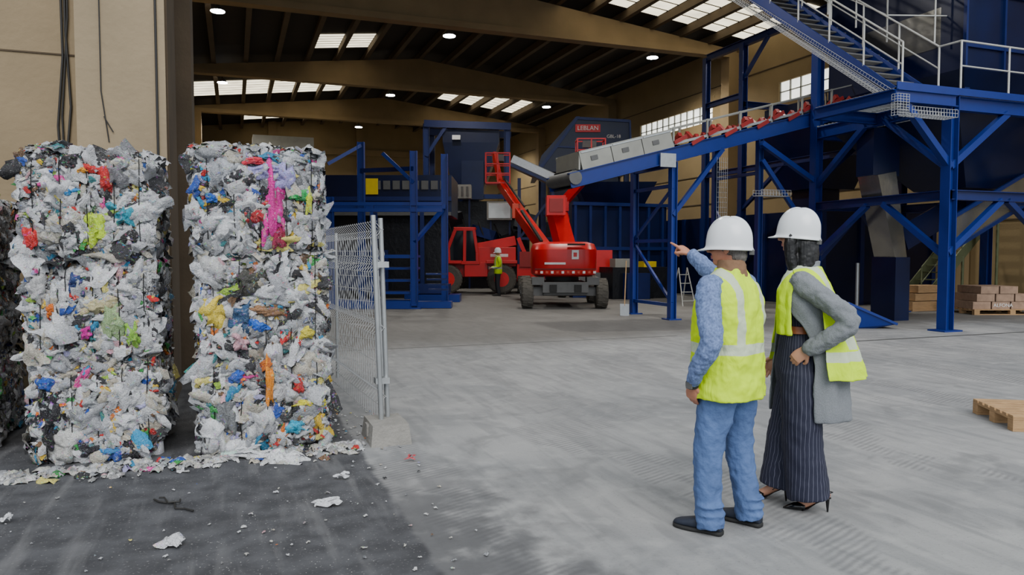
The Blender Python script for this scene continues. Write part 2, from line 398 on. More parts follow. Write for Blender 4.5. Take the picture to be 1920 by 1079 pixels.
def organic(mb, name, parent, vox=.008, it=6, disp=0., dscale=.08):
    o = mb.obj(name, parent)
    r = o.modifiers.new('remesh', 'REMESH'); r.mode = 'VOXEL'; r.voxel_size = vox; r.use_smooth_shade = True
    s = o.modifiers.new('smooth', 'SMOOTH'); s.factor = .6; s.iterations = it
    if disp:
        d = o.modifiers.new('wrinkle', 'DISPLACE'); d.texture = ctex(dscale); d.strength = disp; d.mid_level = .5; d.texture_coords = 'LOCAL'
    return o
def empty(name, loc, rz):
    e = bpy.data.objects.new(name, None); e.location = loc; e.rotation_euler = (0, 0, rz); e.empty_display_size = .2
    bpy.context.scene.collection.objects.link(e); return e
def text(name, body, size, loc, rot, mat, parent=None, ext=.004, align='CENTER'):
    c = bpy.data.curves.new(name, 'FONT'); c.body = body; c.size = size; c.extrude = ext; c.align_x = align; c.align_y = 'CENTER'
    c.materials.append(mat); o = bpy.data.objects.new(name, c); o.location = loc; o.rotation_euler = rot
    bpy.context.scene.collection.objects.link(o)
    if parent: o.parent = parent
    return o

# ================================================================== ROOM
XL, XR, YF, YB = -2.3, 22.0, 8.8, 62.0
RIDGE = 9.85; ZE, ZR = 11.35, 12.75
def zroof(x): return ZE + (ZR-ZE)*(1-abs(x-RIDGE)/(RIDGE-XL))
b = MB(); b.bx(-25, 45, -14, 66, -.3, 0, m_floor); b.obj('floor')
b = MB(); b.bx(-14, -.95, YF, YF+.3, 0, 12.5, m_wallf)
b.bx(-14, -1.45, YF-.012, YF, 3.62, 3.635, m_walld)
b.path([(-1.62, YF-.02, 6), (-1.60, YF-.03, 3.6), (-1.66, YF-.02, 2.9), (-1.62, YF-.03, 2.0)], .012, m_cable)
b.path([(-1.58, YF-.02, 6), (-1.57, YF-.03, 3.9), (-1.54, YF-.02, 3.1), (-1.64, YF-.03, 2.0)], .012, m_cable)
b.path([(-1.53, YF-.02, 6), (-1.55, YF-.03, 4.0), (-1.62, YF-.02, 3.0), (-1.60, YF-.03, 2.0)], .010, m_cable)
b.obj('wall_front')
b = MB(); b.bx(-1.42, -.62, 8.35, 9.5, 0, 12, m_wall2); b.bx(-.62, -.60, 8.40, 9.5, 0, 12, m_walld); b.bx(-1.0, -.48, 10.6, 11.3, 0, 11, m_walld)  # side strip and rear pillar: shade painted in as dark concrete
b.path([(-1.2, 8.34, 4.6), (-1.2, 8.335, 3.2), (-1.14, 8.34, 2.7)], .006, m_cable)
b.path([(-1.18, 8.335, 2.95), (-1.10, 8.335, 2.8)], .006, m_cable); b.tube((-.70, 8.33, 0), (-.70, 8.33, 5), .012, m_cable, 6)
b.obj('pillar')
b = MB(); b.bx(XL-.3, XL, YF+.3, YB, 0, 11.4, m_wall); b.obj('wall_left')
b = MB(); wy = [(21.7, 26.0), (30.7, 37.6), (42.3, 49.8)]; z0w, z1w = 8.05, 8.9
b.bx(XR, XR+.3, 4, YB, 0, z0w, m_wall); b.bx(XR, XR+.3, 4, YB, z1w, 11.4, m_wall)
yy = 4
for a, c in wy: b.bx(XR, XR+.3, yy, a, z0w, z1w, m_wall); yy = c
b.bx(XR, XR+.3, yy, YB, z0w, z1w, m_wall)
b.obj('wall_right')
for a, c in wy:
    b = MB(); b.bx(XR+.12, XR+.16, a, c, z0w, z1w, m_win)
    n = int((c-a)/.55)
    for i in range(n+1): y = a+(c-a)*i/n; b.bx(XR+.06, XR+.12, y-.03, y+.03, z0w, z1w, m_cover)
    b.bx(XR+.06, XR+.12, a, c, (z0w+z1w)/2-.02, (z0w+z1w)/2+.02, m_cover)
    b.obj('window_%d' % (wy.index((a, c))+1))
b = MB()
for z in (2.6, 4.0, 5.4, 6.8, 9.6): b.bx(XR-.03, XR-.005, 4, YB, z, z+.04, m_walld)
b.obj('trim_1')
b = MB(); b.bx(XL, XR, YB, YB+.3, 0, 12.9, m_wall)
b.bx(XL, XR, YB-.25, YB, 9.6, 10.1, m_beamc)
for x in (3.0, 9.85, 16.5): b.bx(x-.3, x+.3, YB-.3, YB, 0, 12.3, m_beamc)
b.obj('wall_back')
b = MB()
for xa, xb in ((XL-.3, RIDGE), (RIDGE, XR+.3)):
    za, zb = zroof(xa), zroof(xb)
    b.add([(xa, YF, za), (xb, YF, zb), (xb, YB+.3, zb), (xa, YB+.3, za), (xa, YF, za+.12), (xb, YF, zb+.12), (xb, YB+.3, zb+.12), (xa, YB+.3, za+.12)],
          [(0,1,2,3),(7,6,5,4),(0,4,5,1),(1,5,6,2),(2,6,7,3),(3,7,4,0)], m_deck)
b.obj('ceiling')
SP = 1.52
b = MB()
def sky(x0, x1, y0, y1):
    i0 = math.ceil((x0-XL)/SP); x = XL + i0*SP
    while x + SP <= x1 + .01:
        a, c = x+.09, x+SP-.09
        if not (a < RIDGE < c):
            k = 6
            for j in range(k):
                ya = y0+(y1-y0)*j/k+.05; yb = y0+(y1-y0)*(j+1)/k-.05
                b.add([(a, ya, zroof(a)-.03), (c, ya, zroof(c)-.03), (c, yb, zroof(c)-.03), (a, yb, zroof(a)-.03)], [(0,1,2,3)], m_sky)
        x += SP
sky(-2.3, 8.2, 46.3, 50.4); sky(12.5, 19.6, 46.3, 50.4); sky(3.7, 8.3, 36.8, 39.4); sky(12.6, 22.2, 23.5, 28.3); sky(0, 8, 57, 60)
b.obj('skylight')
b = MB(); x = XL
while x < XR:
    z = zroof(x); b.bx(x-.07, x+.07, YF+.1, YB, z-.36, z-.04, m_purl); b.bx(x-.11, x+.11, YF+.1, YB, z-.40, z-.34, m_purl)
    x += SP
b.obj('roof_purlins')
BY = [17.3, 29.0, 40.7, 51.7]
for i, y in enumerate(BY):
    if i == 0: continue
    b = MB(); zb = 10.62
    b.prism([(XL, zb), (XR, zb), (XR, zroof(XR)-.38), (RIDGE, ZR-.42), (XL, zroof(XL)-.38)], 'Y', y-.12, y+.12, m_beamc)
    b.bx(XL, XR, y-.26, y+.26, zb-.02, zb+.22, m_beamc)
    b.obj('concrete_roof_beam')
for y in BY:
    b = MB(); b.bx(XR-.55, XR, y-.3, y+.3, 0, 10.6, m_beamc); b.obj('concrete_column')
    if y > 12:
        b = MB(); b.bx(XL, XL+.5, y-.3, y+.3, 0, 10.6, m_beamc); b.obj('concrete_column')
for x, y in [(a, c) for a in (-.42, 8.7, 18.6) for c in (30.7, 43.3, 55.0)] + [(18.6, 18.2), (8.7, 18.2)]:  # last two lamps are added out of view to brighten the right background
    if x < 0 and y > 50: y = 52.9-.6
    b = MB(); zt = zroof(x)-.3
    b.tube((x, y, 10.98), (x, y, zt), .02, m_cable, 6); b.tube((x, y, 10.8), (x, y, 11.0), .26, m_galv, 16, .12)
    b.tube((x, y, 10.77), (x, y, 10.8), .26, m_lamp, 16); b.obj('high_bay_lamp')
    l = bpy.data.lights.new('high_bay_light', 'SPOT'); l.energy = 2100; l.shadow_soft_size = .25; l.color = (1, .95, .85); l.spot_size = rad(150); l.spot_blend = .6
    o = bpy.data.objects.new('high_bay_light', l); o.location = (x, y, 10.7); bpy.context.scene.collection.objects.link(o)

# ================================================================== WASTE BALES
PAL = [((.64,.65,.67), 32), ((.50,.51,.54), 18), ((.36,.375,.40), 12), ((.54,.49,.40), 8), ((.20,.21,.23), 6), ((.02,.02,.024), 8),
       ((.02,.08,.40), 2.6), ((.03,.28,.52), 2.2), ((.55,.02,.02), 3), ((.75,.50,.04), 2), ((.74,.66,.18), 1.8), ((.04,.32,.07), 2.2), ((.36,.60,.05), 1),
       ((.70,.17,.02), 2.2), ((.68,.05,.30), 1.4), ((.66,.38,.42), 1.6), ((.18,.10,.05), 2.5), ((.36,.35,.58), 1.6), ((.04,.22,.24), 1.4)]
PC = [c for c, w in PAL]; PW = [w for c, w in PAL]
class Trash:
    def __init__(s): s.v = []; s.f = []; s.c = []
    def patch(s, c, t, bt, n, w, h, col, crump=.35, g=5, fold=0., rough=1.):
        o = len(s.v); sd = V((R.random()*90, R.random()*90, R.random()*90))
        fr = 1.3; base = V(c); k = 1+R.uniform(-.2, .2); ph = R.uniform(0, 6.28); mn = min(w, h)
        fd = R.uniform(0, 3.14); cf, sf = math.cos(fd), math.sin(fd)
        if fold: cf, sf = 1, .25
        for j in range(g):
            for i in range(g):
                u = -1+2*i/(g-1); v = -1+2*j/(g-1)
                rr = max(abs(u), abs(v)); l = math.hypot(u, v); ang = math.atan2(v, u)
                q = 1 + rough*(.16*math.sin(3*ang+ph) + .10*math.sin(5*ang+ph*2.3))
                if rr > .01: sh = (rr/l)*.35+.65; u2, v2 = u*sh*q, v*sh*q*k
                else: u2, v2 = 0, 0
                nz = noise.noise_vector(V((u*fr, v*fr, 0))+sd)
                hh = nz.z*crump*mn*1.1 + math.sin((u*cf+v*sf)*(fold or 4.5)+nz.x*4+ph)*crump*mn*(.12 if fold else .28) - .30*rr*rr*rr*mn
                s.v.append(base + t*((u2+nz.x*.4)*w/2) + bt*((v2+nz.y*.4)*h/2) + n*hh); s.c.append(col)
        for j in range(g-1):
            for i in range(g-1):
                a = o+j*g+i; s.f.append((a, a+1, a+g+1, a+g))
    def obj(s, name, extra=None, parent=None):
        b = MB(); b.add(s.v, s.f, m_trash, True); nv = len(s.v)
        cols = [x for c in s.c for x in (*c, 1.)]
        if extra: extra(b)
        cols += [.1, .1, .1, 1.]*(len(b.v)-nv)
        o = b.obj(name, parent); a = o.data.color_attributes.new('Col', 'FLOAT_COLOR', 'POINT'); a.data.foreach_set('color', cols)
        return o
def rcol():
    c = R.choices(PC, PW)[0]; k = R.uniform(.75, 1.1); return tuple(min(.95, x*k) for x in c)
def bale(x0, x1, y0, y1, z0, z1, feats=(), dens=1., dark=1.):
    T = Trash(); w, d, h = x1-x0, y1-y0, z1-z0
    sd = V((R.random()*50, R.random()*50, R.random()*50))
    straps = [w*(i+.55)/5 for i in range(5)]
    def bulge(u, v, fi, a, c):
        q = .04*noise.noise(V((u*3, v*3, fi*7))+sd) + .012
        q += .020*(1-abs(noise.noise(V((u*8, v*8, fi*3))+sd))*2.6) + .012*noise.noise(V((u*22, v*22, fi))+sd) + .007*noise.noise(V((u*50, v*50, fi))+sd)
        if fi == 0: q -= .030*max(math.exp(-((u-s_)/.020)**2) for s_ in straps)
        eu, ev = min(u, a-u), min(v, c-v)
        q -= .05*max(0, 1-eu/.06)**2 + (.085 if fi != 3 else .03)*max(0, 1-ev/.07)**1.6
        q += .02*math.sin(math.pi*min(1, max(0, v/c)))
        return q - (0 if fi == 0 else .02)
    faces = [(V((x0, y0, z0)), V((1,0,0)), V((0,0,1)), V((0,-1,0)), w, h, 1.0, .012),
             (V((x1, y0, z0)), V((0,1,0)), V((0,0,1)), V((1,0,0)), d, h, .4, .022),
             (V((x0, y1, z0)), V((0,-1,0)), V((0,0,1)), V((-1,0,0)), d, h, .3, .022),
             (V((x0, y0, z1)), V((1,0,0)), V((0,1,0)), V((0,0,1)), w, d, .5, .022),
             (V((x1, y1, z0)), V((-1,0,0)), V((0,0,1)), V((0,1,0)), w, h, .2, .03)]
    shells = []
    for fi, (o, t, bt, n, a, c, q, st) in enumerate(faces):
        nu, nv = int(a/st), int(c/st); vs = []
        for j in range(nv+1):
            for i in range(nu+1):
                u, v = a*i/nu, c*j/nv
                vs.append(o + t*u + bt*v + n*bulge(u, v, fi, a, c))
        for p_ in vs: p_.z = max(p_.z, .004)
        shells.append((vs, [(j*(nu+1)+i, j*(nu+1)+i+1, (j+1)*(nu+1)+i+1, (j+1)*(nu+1)+i) for j in range(nv) for i in range(nu)]))
        for k in range(int(800*a*c*q*dens)):
            u, v = R.uniform(.02, a-.02), R.uniform(.02, c-.02)
            big = R.random()
            sz = R.uniform(.02, .05) if big < .60 else R.uniform(.05, .10) if big < .90 else R.uniform(.10, .17)
            th = R.choice((0, 1.57))+R.gauss(0, .6); tt = t*math.cos(th)+bt*math.sin(th)
            tilt = (n + t*R.gauss(0, .26) + bt*R.gauss(.08, .30)).normalized()
            tt = (tt - tilt*tt.dot(tilt)).normalized(); bb = tilt.cross(tt)
            p = o + t*u + bt*v + n*(bulge(u, v, fi, a, c) + R.uniform(-.004, .018))
            p.z = max(p.z, .03)
            col = rcol()
            if sz > .09 and R.random() < .7: col = R.choice([(.60,.61,.64), (.48,.49,.52), (.36,.37,.40), (.5,.47,.40), (.66,.67,.70), (.03,.03,.035)])
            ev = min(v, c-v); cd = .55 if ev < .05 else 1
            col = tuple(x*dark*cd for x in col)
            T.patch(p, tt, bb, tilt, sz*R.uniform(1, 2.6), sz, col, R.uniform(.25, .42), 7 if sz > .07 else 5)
    for ft in feats:
        (u, v, fw, fh, col) = ft; u = u*w/1.08
        p = V((x0+u, y0-.072, z0+v)); fold = 9 if fh > fw*1.5 else 5
        T.patch(p, V((1,0,0)), V((0,0,1)), V((0,-1,0)), fw, fh, col, .26, 17, fold, .9)
        T.patch(p+V((fw*.06, -.010, -fh*.12)), V((1,0,0)), V((0,0,1)), V((0,-1,0)), fw*.6, fh*.7, tuple(x*.8 for x in col), .34, 14, fold, 1.2)
    for k in range(int(26*dens)):
        p = V((R.uniform(x0+.03, x1-.03), y0+R.uniform(.02, .3), z1+R.uniform(-.02, .01)))
        T.patch(p, V((R.uniform(-1, 1), .3, R.uniform(-.3, .3))).normalized(), V((0, R.uniform(-.5, .5), 1)).normalized(), V((0,-1,0)), R.uniform(.03, .10), R.uniform(.03, .06), tuple(x*dark for x in rcol()), .5)
    def extra(b):
        b.bx(x0+.10, x1-.10, y0+.12, y1-.10, z0+.012, z1-.06, m_dark)
        for vs, fs in shells: b.add(vs, fs, m_bale, True)
        for x in straps:
            pts = [V((x0+x+R.uniform(-.006, .006), y0-.050-R.uniform(0, .010), z0+h*j/6)) for j in range(7)]
            pts[0].y += .07; pts[-1].y += .07
            b.path(pts, .0035, m_strap, 5)
    return T.obj('plastic_waste_bale', extra)
pink=(.80,.02,.36); lav=(.38,.36,.70); yel=(.78,.60,.06); dkb=(.03,.09,.20); teal=(.02,.32,.44); lime=(.55,.78,.02); wht=(.68,.69,.72); blk=(.015,.015,.02)
RX0, RX1, RYF, RYB = -.26, .70, 6.22, 7.35
bale(RX0-.01, RX1+.01, RYF, RYB, 0.0, .79, [(.22,.36,.16,.42,(.20,.21,.22)), (.12,.2,.2,.3,wht), (.57,.56,.06,.3,(.85,.28,.01)), (.78,.20,.18,.12,(.02,.40,.62)), (.93,.38,.25,.06,(.72,.66,.02)), (.5,.25,.26,.3,(.55,.56,.58)), (.35,.05,.3,.12,wht), (.7,.5,.2,.2,(.5,.5,.52)), (.82,.52,.08,.1,(.6,.02,.02)), (.3,.62,.12,.08,(.02,.1,.5))])
bale(RX0, RX1, RYF, RYB, .80, 1.59, [(.12,.35,.22,.30,yel), (.34,.28,.18,.30,dkb), (.57,.36,.30,.12,(.32,.17,.08)), (.40,.58,.26,.2,(.06,.06,.05)), (.33,.10,.14,.14,(.72,.40,.46)), (.82,.45,.22,.3,wht), (.15,.66,.2,.2,(.5,.5,.5)), (.48,.22,.16,.08,(.01,.12,.6)), (.9,.15,.12,.08,(.7,.6,.05))])
bale(RX0-.03, RX1-.02, RYF, RYB, 1.60, 2.43, [(.66,.42,.17,.54,pink), (.60,.64,.28,.13,lav), (.76,.60,.16,.2,lav), (.50,.28,.14,.10,(.42,.01,.02)), (.88,.46,.16,.08,(.02,.45,.1)), (.96,.42,.05,.18,(.65,.75,.04)), (.70,.12,.10,.16,(.32,.01,.06)), (.2,.6,.26,.25,(.42,.44,.48)), (.26,.2,.26,.2,wht), (.5,.72,.15,.06,(.65,.02,.05)), (.16,.42,.1,.08,(.01,.12,.55))])
LX0, LX1, LYF, LYB = -1.46, -.60, 6.40, 7.5
bale(LX0+.03, LX1+.03, LYF, LYB, 0.0, .77, [(.13,.38,.22,.5,blk), (.50,.5,.2,.2,(.4,.42,.45)), (.26,.16,.28,.26,(.58,.58,.56)), (.76,.3,.28,.25,wht), (.45,.12,.2,.15,(.02,.02,.03)), (.12,.62,.1,.1,(.01,.08,.42)), (.62,.08,.2,.06,(.02,.2,.5))])
bale(LX0+.01, LX1+.02, LYF, LYB, .78, 1.55, [(.30,.40,.15,.55,wht), (.56,.44,.30,.20,(.56,.50,.28)), (.48,.22,.09,.1,(.68,.01,.34)), (.88,.2,.12,.2,(.28,.58,.06)), (.70,.3,.18,.3,(.32,.46,.22)), (.1,.55,.13,.2,(.55,.55,.56)), (.42,.58,.14,.16,(.02,.05,.2)), (.2,.4,.06,.08,(.8,.18,.01))])
bale(LX0-.02, LX1+.01, LYF, LYB, 1.56, 2.37, [(.60,.22,.15,.22,lime), (.84,.34,.20,.22,teal), (.80,.66,.2,.2,(.22,.22,.24)), (.70,.60,.11,.18,(.55,.02,.02)), (.28,.5,.28,.28,wht), (.42,.72,.13,.12,blk), (.2,.2,.2,.25,(.52,.50,.44)), (.1,.15,.1,.14,(.65,.02,.02)), (.86,.14,.2,.14,(.02,.02,.02)), (.4,.5,.12,.08,(.02,.25,.6)), (.5,.66,.1,.06,(.8,.35,.02))])
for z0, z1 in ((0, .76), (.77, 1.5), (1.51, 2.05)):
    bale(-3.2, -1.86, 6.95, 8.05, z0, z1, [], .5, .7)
# litter
T = Trash()
for k in range(640):
    mode = R.random()
    if mode < .62: x, y = R.uniform(-1.8, .95), LYF-.18-abs(R.gauss(0, .15))
    elif mode < .76: x, y = R.uniform(.76, 1.3), R.uniform(5.9, 7.4)
    else: x, y = R.uniform(-1.8, 1.3), R.uniform(3.2, 6.2)
    sz = R.uniform(.006, .020) if mode > .62 else R.uniform(.012, .085)
    th = R.uniform(0, 6.28); t = V((math.cos(th), math.sin(th), 0)); bt = V((-math.sin(th), math.cos(th), 0))
    T.patch((x, y, .012+sz*.2), t, bt, V((0,0,1)), sz*R.uniform(1, 2.2), sz, rcol() if R.random() < .45 else R.choice([(.5,.49,.45), (.3,.3,.3), (.6,.6,.6)]), .4, 5)
for (xc, d, sx, sy, col) in ((-2.18, 5.75, .35, .07, (.5,.68,.62)), (-2.0, 5.7, .45, .06, wht), (-1.75, 5.6, .34, .17, (.75,.76,.78)), (-3.0, 5.9, .2, .12, (.6,.46,.38)), (-3.4, 5.9, .18, .08, (.55,.5,.4)), (-1.86, 3.95, .14, .08, wht), (-1.17, 4.6, .16, .05, wht), (-3.0, 4.3, .06, .04, wht), (-1.2, 5.15, .09, .04, wht), (-.78, 5.6, .08, .03, (.6,.08,.1))):
    p = C(xc, d, .035); T.patch(p, C(1, 0).normalized(), C(0, 1).normalized(), V((0,0,1)), sx, sy, col, .4, 11)
    T.patch(p+V((.02, .01, .015)), C(1, .2).normalized(), C(-.2, 1).normalized(), V((0,0,1)), sx*.7, sy*.8, col, .5, 9)
def ex(b):
    p = [C(-2.32+.05*i+R.uniform(-.03, .03), 4.72-.035*i+R.uniform(-.03, .05), .012) for i in range(8)]
    b.path(p, .006, m_cable); b.path([q+V((.03, .05*math.sin(i*2), .008)) for i, q in enumerate(p[:5])], .006, m_cable)
T.obj('litter_debris', ex)

# ================================================================== TEMPORARY FENCE
b = MB(); fa, fb = V((1.17, 6.30, 0)), V((.98, 9.6, 0)); fd = (fb-fa); Lf = fd.length; fu = fd.normalized(); fn = V((fu.y, -fu.x, 0))
ht = 1.92
b.tube(fa+V((0,0,.03)), fa+V((-.06,0,ht)), .022, m_galv, 12); b.tube(fb+V((0,0,.03)), fb+V((0,0,ht)), .022, m_galv, 12)
b.tube(fa+V((.07,.08,.03)), fa+V((.02,.1,ht-.02)), .022, m_galv, 12)
for z in (.5, 1.5): b.box(fa+V((.01,.04,z)), (.12,.1,.05), m_galv)
def foldz(z):
    o = 0
    for c in (.35, .95, 1.5, 1.80):
        if abs(z-c) < .07: o = .055*(1-abs(z-c)/.07)
    return o
zs = sorted(set([.12, ht-.04]+[c+k for c in (.35,.95,1.5,1.80) for k in (-.07, 0, .07)]))
nW = 36
for i in range(nW):
    p = fa + fu*(Lf*(i+.7)/nW)
    b.path([p+fn*foldz(z)+V((-.03*z/1.9,0,z)) for z in zs], .0029, m_wire, 5)
for z in [.14, .28, .35, .42, .65, .88, .95, 1.02, 1.25, 1.43, 1.5, 1.57, 1.73, 1.80, 1.87]:
    b.tube(fa+fn*foldz(z)+V((-.03*z/1.9,0,z)), fb+fn*foldz(z)+V((0,0,z)), .0027, m_wire, 5)
b.frust((1.2, 6.27), (.34, .5), (.30, .44), 0, .17, m_conc); b.box((1.2, 6.27, .1), (.345, .1, .1), m_conc); b.frust((1.0, 9.6), (.3, .5), (.26, .44), 0, .15, m_conc)
b.obj('temporary_fence_panel')
b = MB(); fa2, fb2 = V((1.62, 8.6, 0)), V((1.22, 9.6, 0))
b.tube(fa2, fa2+V((-.08,0,1.85)), .02, m_galv, 10); b.tube(fb2, fb2+V((0,0,1.85)), .02, m_galv, 10)
for i in range(18):
    p = fa2.lerp(fb2, (i+.5)/18); b.path([p+V((.04*(1 if j % 2 else 0), 0, .1+1.7*j/8)) for j in range(9)], .003, m_wire, 5)
for j in range(12): b.tube(fa2+V((0,0,.12+.15*j)), fb2+V((0,0,.12+.15*j)), .003, m_wire, 5)
b.obj('temporary_fence_panel')

# ================================================================== INCLINED CONVEYOR
def cz(x): return 3.05 + (x-7.1)*.264
b = MB(); ya, yb, yl, xa, xb = 15.2, 16.4, 17.0, 7.1, 19.6
for y in (ya, yb):
    b.hb((xa, y, cz(xa)+.17), (xb, y, cz(xb)+.17), .12, .34, m_blue2)
    b.bar((xa+2.6, y, cz(xa+2.6)+.42), (xb, y, cz(xb)+.42), .05, .06, m_galv)
    b.bar((xa+2.6, y, cz(xa+2.6)+.80), (xb, y, cz(xb)+.80), .03, .03, m_cover)
b.bar((xa+.1, (ya+yb)/2, cz(xa)+.42), (xb, (ya+yb)/2, cz(xb)+.42), 1.0, .03, m_black)
b.bar((xa+.1, (ya+yb)/2, cz(xa)+.02), (xb, (ya+yb)/2, cz(xb)+.02), 1.0, .03, m_black)
x = xa+2.7
while x < xb:
    z = cz(x)
    for y in (ya, yb): b.bar((x, y, z+.34), (x, y, z+.82), .04, .04, m_cover)
    for dx in (.0, .48):
        b.bar((x+dx+.2, ya+.02, z+.66), (x+dx+.2, ya+.38, z+.40), .10, .12, m_red2); b.bar((x+dx+.2, yb-.02, z+.66), (x+dx+.2, yb-.38, z+.40), .10, .12, m_red2)
        b.bar((x+dx+.2, ya+.38, z+.38), (x+dx+.2, yb-.38, z+.38), .1, .08, m_red2); b.bar((x+dx, ya-.05, z+.44), (x+dx+.34, ya-.05, z+.62), .03, .09, m_red2)
    b.bar((x, ya, z+.1), (x, yb, z+.1), .1, .1, m_blue2)
    x += .95
for i in range(3):
    x0, x1 = 7.35+i*.8, 7.35+i*.8+.78
    for y in (ya-.02, yb+.02): b.bar((x0, y, cz(x0)+.56), (x1, y, cz(x1)+.56), .06, .42, m_cover)
    b.bar((x0+.25, ya-.06, cz(x0+.25)+.56), (x0+.42, ya-.06, cz(x0+.42)+.56), .02, .10, m_grey)
    b.bar((x0, ya-.055, cz(x0)+.74), (x1, ya-.055, cz(x1)+.74), .02, .03, m_galv)
b.bar((7.35, (ya+yb)/2, cz(7.35)+.77), (9.75, (ya+yb)/2, cz(9.75)+.77), 1.28, .03, m_cover)
b.box((7.33, (ya+yb)/2, cz(7.35)+.56), (.04, 1.25, .40), m_cover)
b.tube((7.22, ya-.06, cz(7.2)+.22), (7.22, yb+.06, cz(7.2)+.22), .16, m_grey, 16)
b.box((9.6, ya-.09, 3.78), (.42, .04, .32), m_galv)
for y in (ya, yl):
    b.hb((9.8, y, 0), (9.8, y, cz(9.8)), .16, .16, m_blue2, (1,0,0)); b.box((9.8, y, .015), (.34, .34, .03), m_blue2)
b.bar((9.8, ya, cz(9.8)-.06), (9.8, yl, cz(9.8)-.06), .12, .12, m_blue2)
for z in (.35, 1.9, 3.2): b.bar((9.8, ya, z), (9.8, yl, z), .08, .08, m_blue2)
b.bar((9.8, ya, .4), (9.8, yl, 1.85), .06, .06, m_blue2); b.bar((9.8, yl, 1.95), (9.8, ya, 3.15), .06, .06, m_blue2)
b.bar((9.8, ya, 2.5), (11.2, ya, cz(11.2)), .1, .1, m_blue2)
for y in (ya, yl): b.hb((12.3, y, 0), (12.3, y, cz(12.3)), .14, .14, m_blue, (1,0,0))
b.bar((12.3, ya, .5), (12.3, yl, 2.8), .06, .06, m_blue); b.bar((12.3, ya, 3.6), (12.3, yl, 3.6), .08, .08, m_blue)
for i in range(6): b.tube((10.9+.06*i, 15.0, .9), (10.9+.06*i, 15.0, 3.9), .004, m_galv, 4)
for i in range(25): b.tube((10.9, 15.0, .9+.12*i), (11.2, 15.0, .9+.12*i), .004, m_galv, 4)
b.obj('inclined_belt_conveyor')

# ================================================================== BLUE STEEL PLATFORM (right)
b = MB(); ZD = 4.76
P = [(13.6, 11.0), (16.9, 11.0), (20.2, 11.0), (13.9, 15.0), (16.9, 15.1), (20.2, 15.1)]
for i, (x, y) in enumerate(P):
    top = 8.6 if i in (3, 0, 1) else ZD+1.6
    if i == 0: top = ZD
    if i == 3: top = 6.9
    b.hb((x, y, 0), (x, y, top), .22, .22, m_blue2 if i in (0, 3) else m_blue, (1,0,0)); b.box((x, y, .015), (.5, .4, .03), m_blue2)
for z, h in ((ZD-.14, .28), (2.78, .2)):
    for (i, j) in ((0,1),(1,2),(3,4),(4,5),(0,3),(1,4),(2,5)):
        b.hb((*P[i], z), (*P[j], z), .16, h, m_blue2 if z > 4 else m_blue)
b.hb((12.0, 10.9, ZD-.12), (13.6, 10.9, ZD-.12), .14, .24, m_blue2); b.hb((12.0, 13.0, ZD-.12), (13.8, 13.0, ZD-.12), .14, .24, m_blue2); b.hb((12.0, 10.9, ZD-.12), (12.0, 13.0, ZD-.12), .14, .24, m_blue2)
b.bar((13.6, 11.0, 3.35), (12.3, 10.95, ZD-.25), .13, .13, m_blue2); b.bar((13.6, 11.0, 3.35), (15.2, 11.0, ZD-.25), .13, .13, m_blue2)
b.bar((13.6, 11.0, 1.6), (15.1, 11.0, 2.7), .12, .12, m_blue2); b.bar((16.9, 11.0, 1.6), (15.3, 11.0, 2.7), .12, .12, m_blue)
b.bar((13.6, 11.0, 1.5), (13.7, 12.7, 2.7), .12, .12, m_blue2); b.bar((13.9, 15, 1.5), (13.75, 13.2, 2.7), .12, .12, m_blue2)
b.bar((13.6, 11.0, 3.3), (13.7, 12.7, ZD-.2), .12, .12, m_blue2); b.bar((13.9, 15, 3.3), (13.75, 13.3, ZD-.2), .12, .12, m_blue2)
b.bar((13.9, 15, 1.3), (15.4, 15, 2.7), .12, .12, m_blue); b.bar((16.9, 15.1, 1.3), (15.5, 15.1, 2.7), .12, .12, m_blue)
b.bar((13.9, 15, 3.4), (12.2, 15.0, 4.3), .12, .12, m_blue2); b.bar((13.9, 15, 3.4), (15.5, 15, 4.6), .12, .12, m_blue)
b.bar((13.9, 15, 1.9), (12.3, 15.1, 3.9), .1, .1, m_blue2)
for i in range(34): y = 10.9+i*.124; b.bx(13.8 if y > 13 else 12.0, 20.2, y, y+.03, ZD, ZD+.035, m_galv)
for i in range(17): b.bx(12.0+i*.5, 12.02+i*.5, 10.9, 13.0 if i < 4 else 15.0, ZD, ZD+.03, m_galv)
b.bx(12.0, 20.2, 10.86, 10.88, ZD, ZD+.14, m_blue2)
for (x, y, z) in ((15.5, 22, 8.35), (15.5, 20, 8.35)): b.hb((x, y, 0), (x, y, z), .2, .2, m_blue, (1,0,0))
b.hb((15.5, 22, 8.35), (15.5, 14.0, 8.35), .16, .22, m_blue); b.hb((15.5, 22, 6.7), (15.5, 20.0, 6.7), .14, .18, m_blue)
b.bar((15.5, 20, 7.2), (15.5, 18.8, 8.3), .1, .1, m_blue); b.hb((15.5, 22, 4.3), (15.5, 15, 4.3), .14, .18, m_blue)
b.bar((15.5, 20, 3.0), (15.5, 18, 4.3), .1, .1, m_blue); b.bar((15.5, 22, 1.0), (15.5, 20, 3.0), .1, .1, m_blue)
for (x, y) in ((18.6, 20), (18.6, 15.1)): b.hb((x, y, 0), (x, y, 6.4), .2, .2, m_blue, (1,0,0))
b.hb((15.5, 20, 6.4), (18.6, 20, 6.4), .16, .2, m_blue); b.hb((18.6, 20, 6.4), (18.6, 15.1, 6.4), .16, .2, m_blue)
def stairs(b, p, q, w, side, mat, tm, n):
    p, q = V(p), V(q); sd = V(side)
    for k in (0, 1): b.bar(p+sd*(w*k), q+sd*(w*k), .035, .28, mat)
    for i in range(n):
        c = p.lerp(q, (i+.5)/n); fwd = (q-p); fwd.z = 0; fwd.normalize()
        for t in (-.11, -.055, 0, .055, .11): b.bar(c+fwd*t+sd*.02, c+fwd*t+sd*(w-.02), .02, .03, tm)
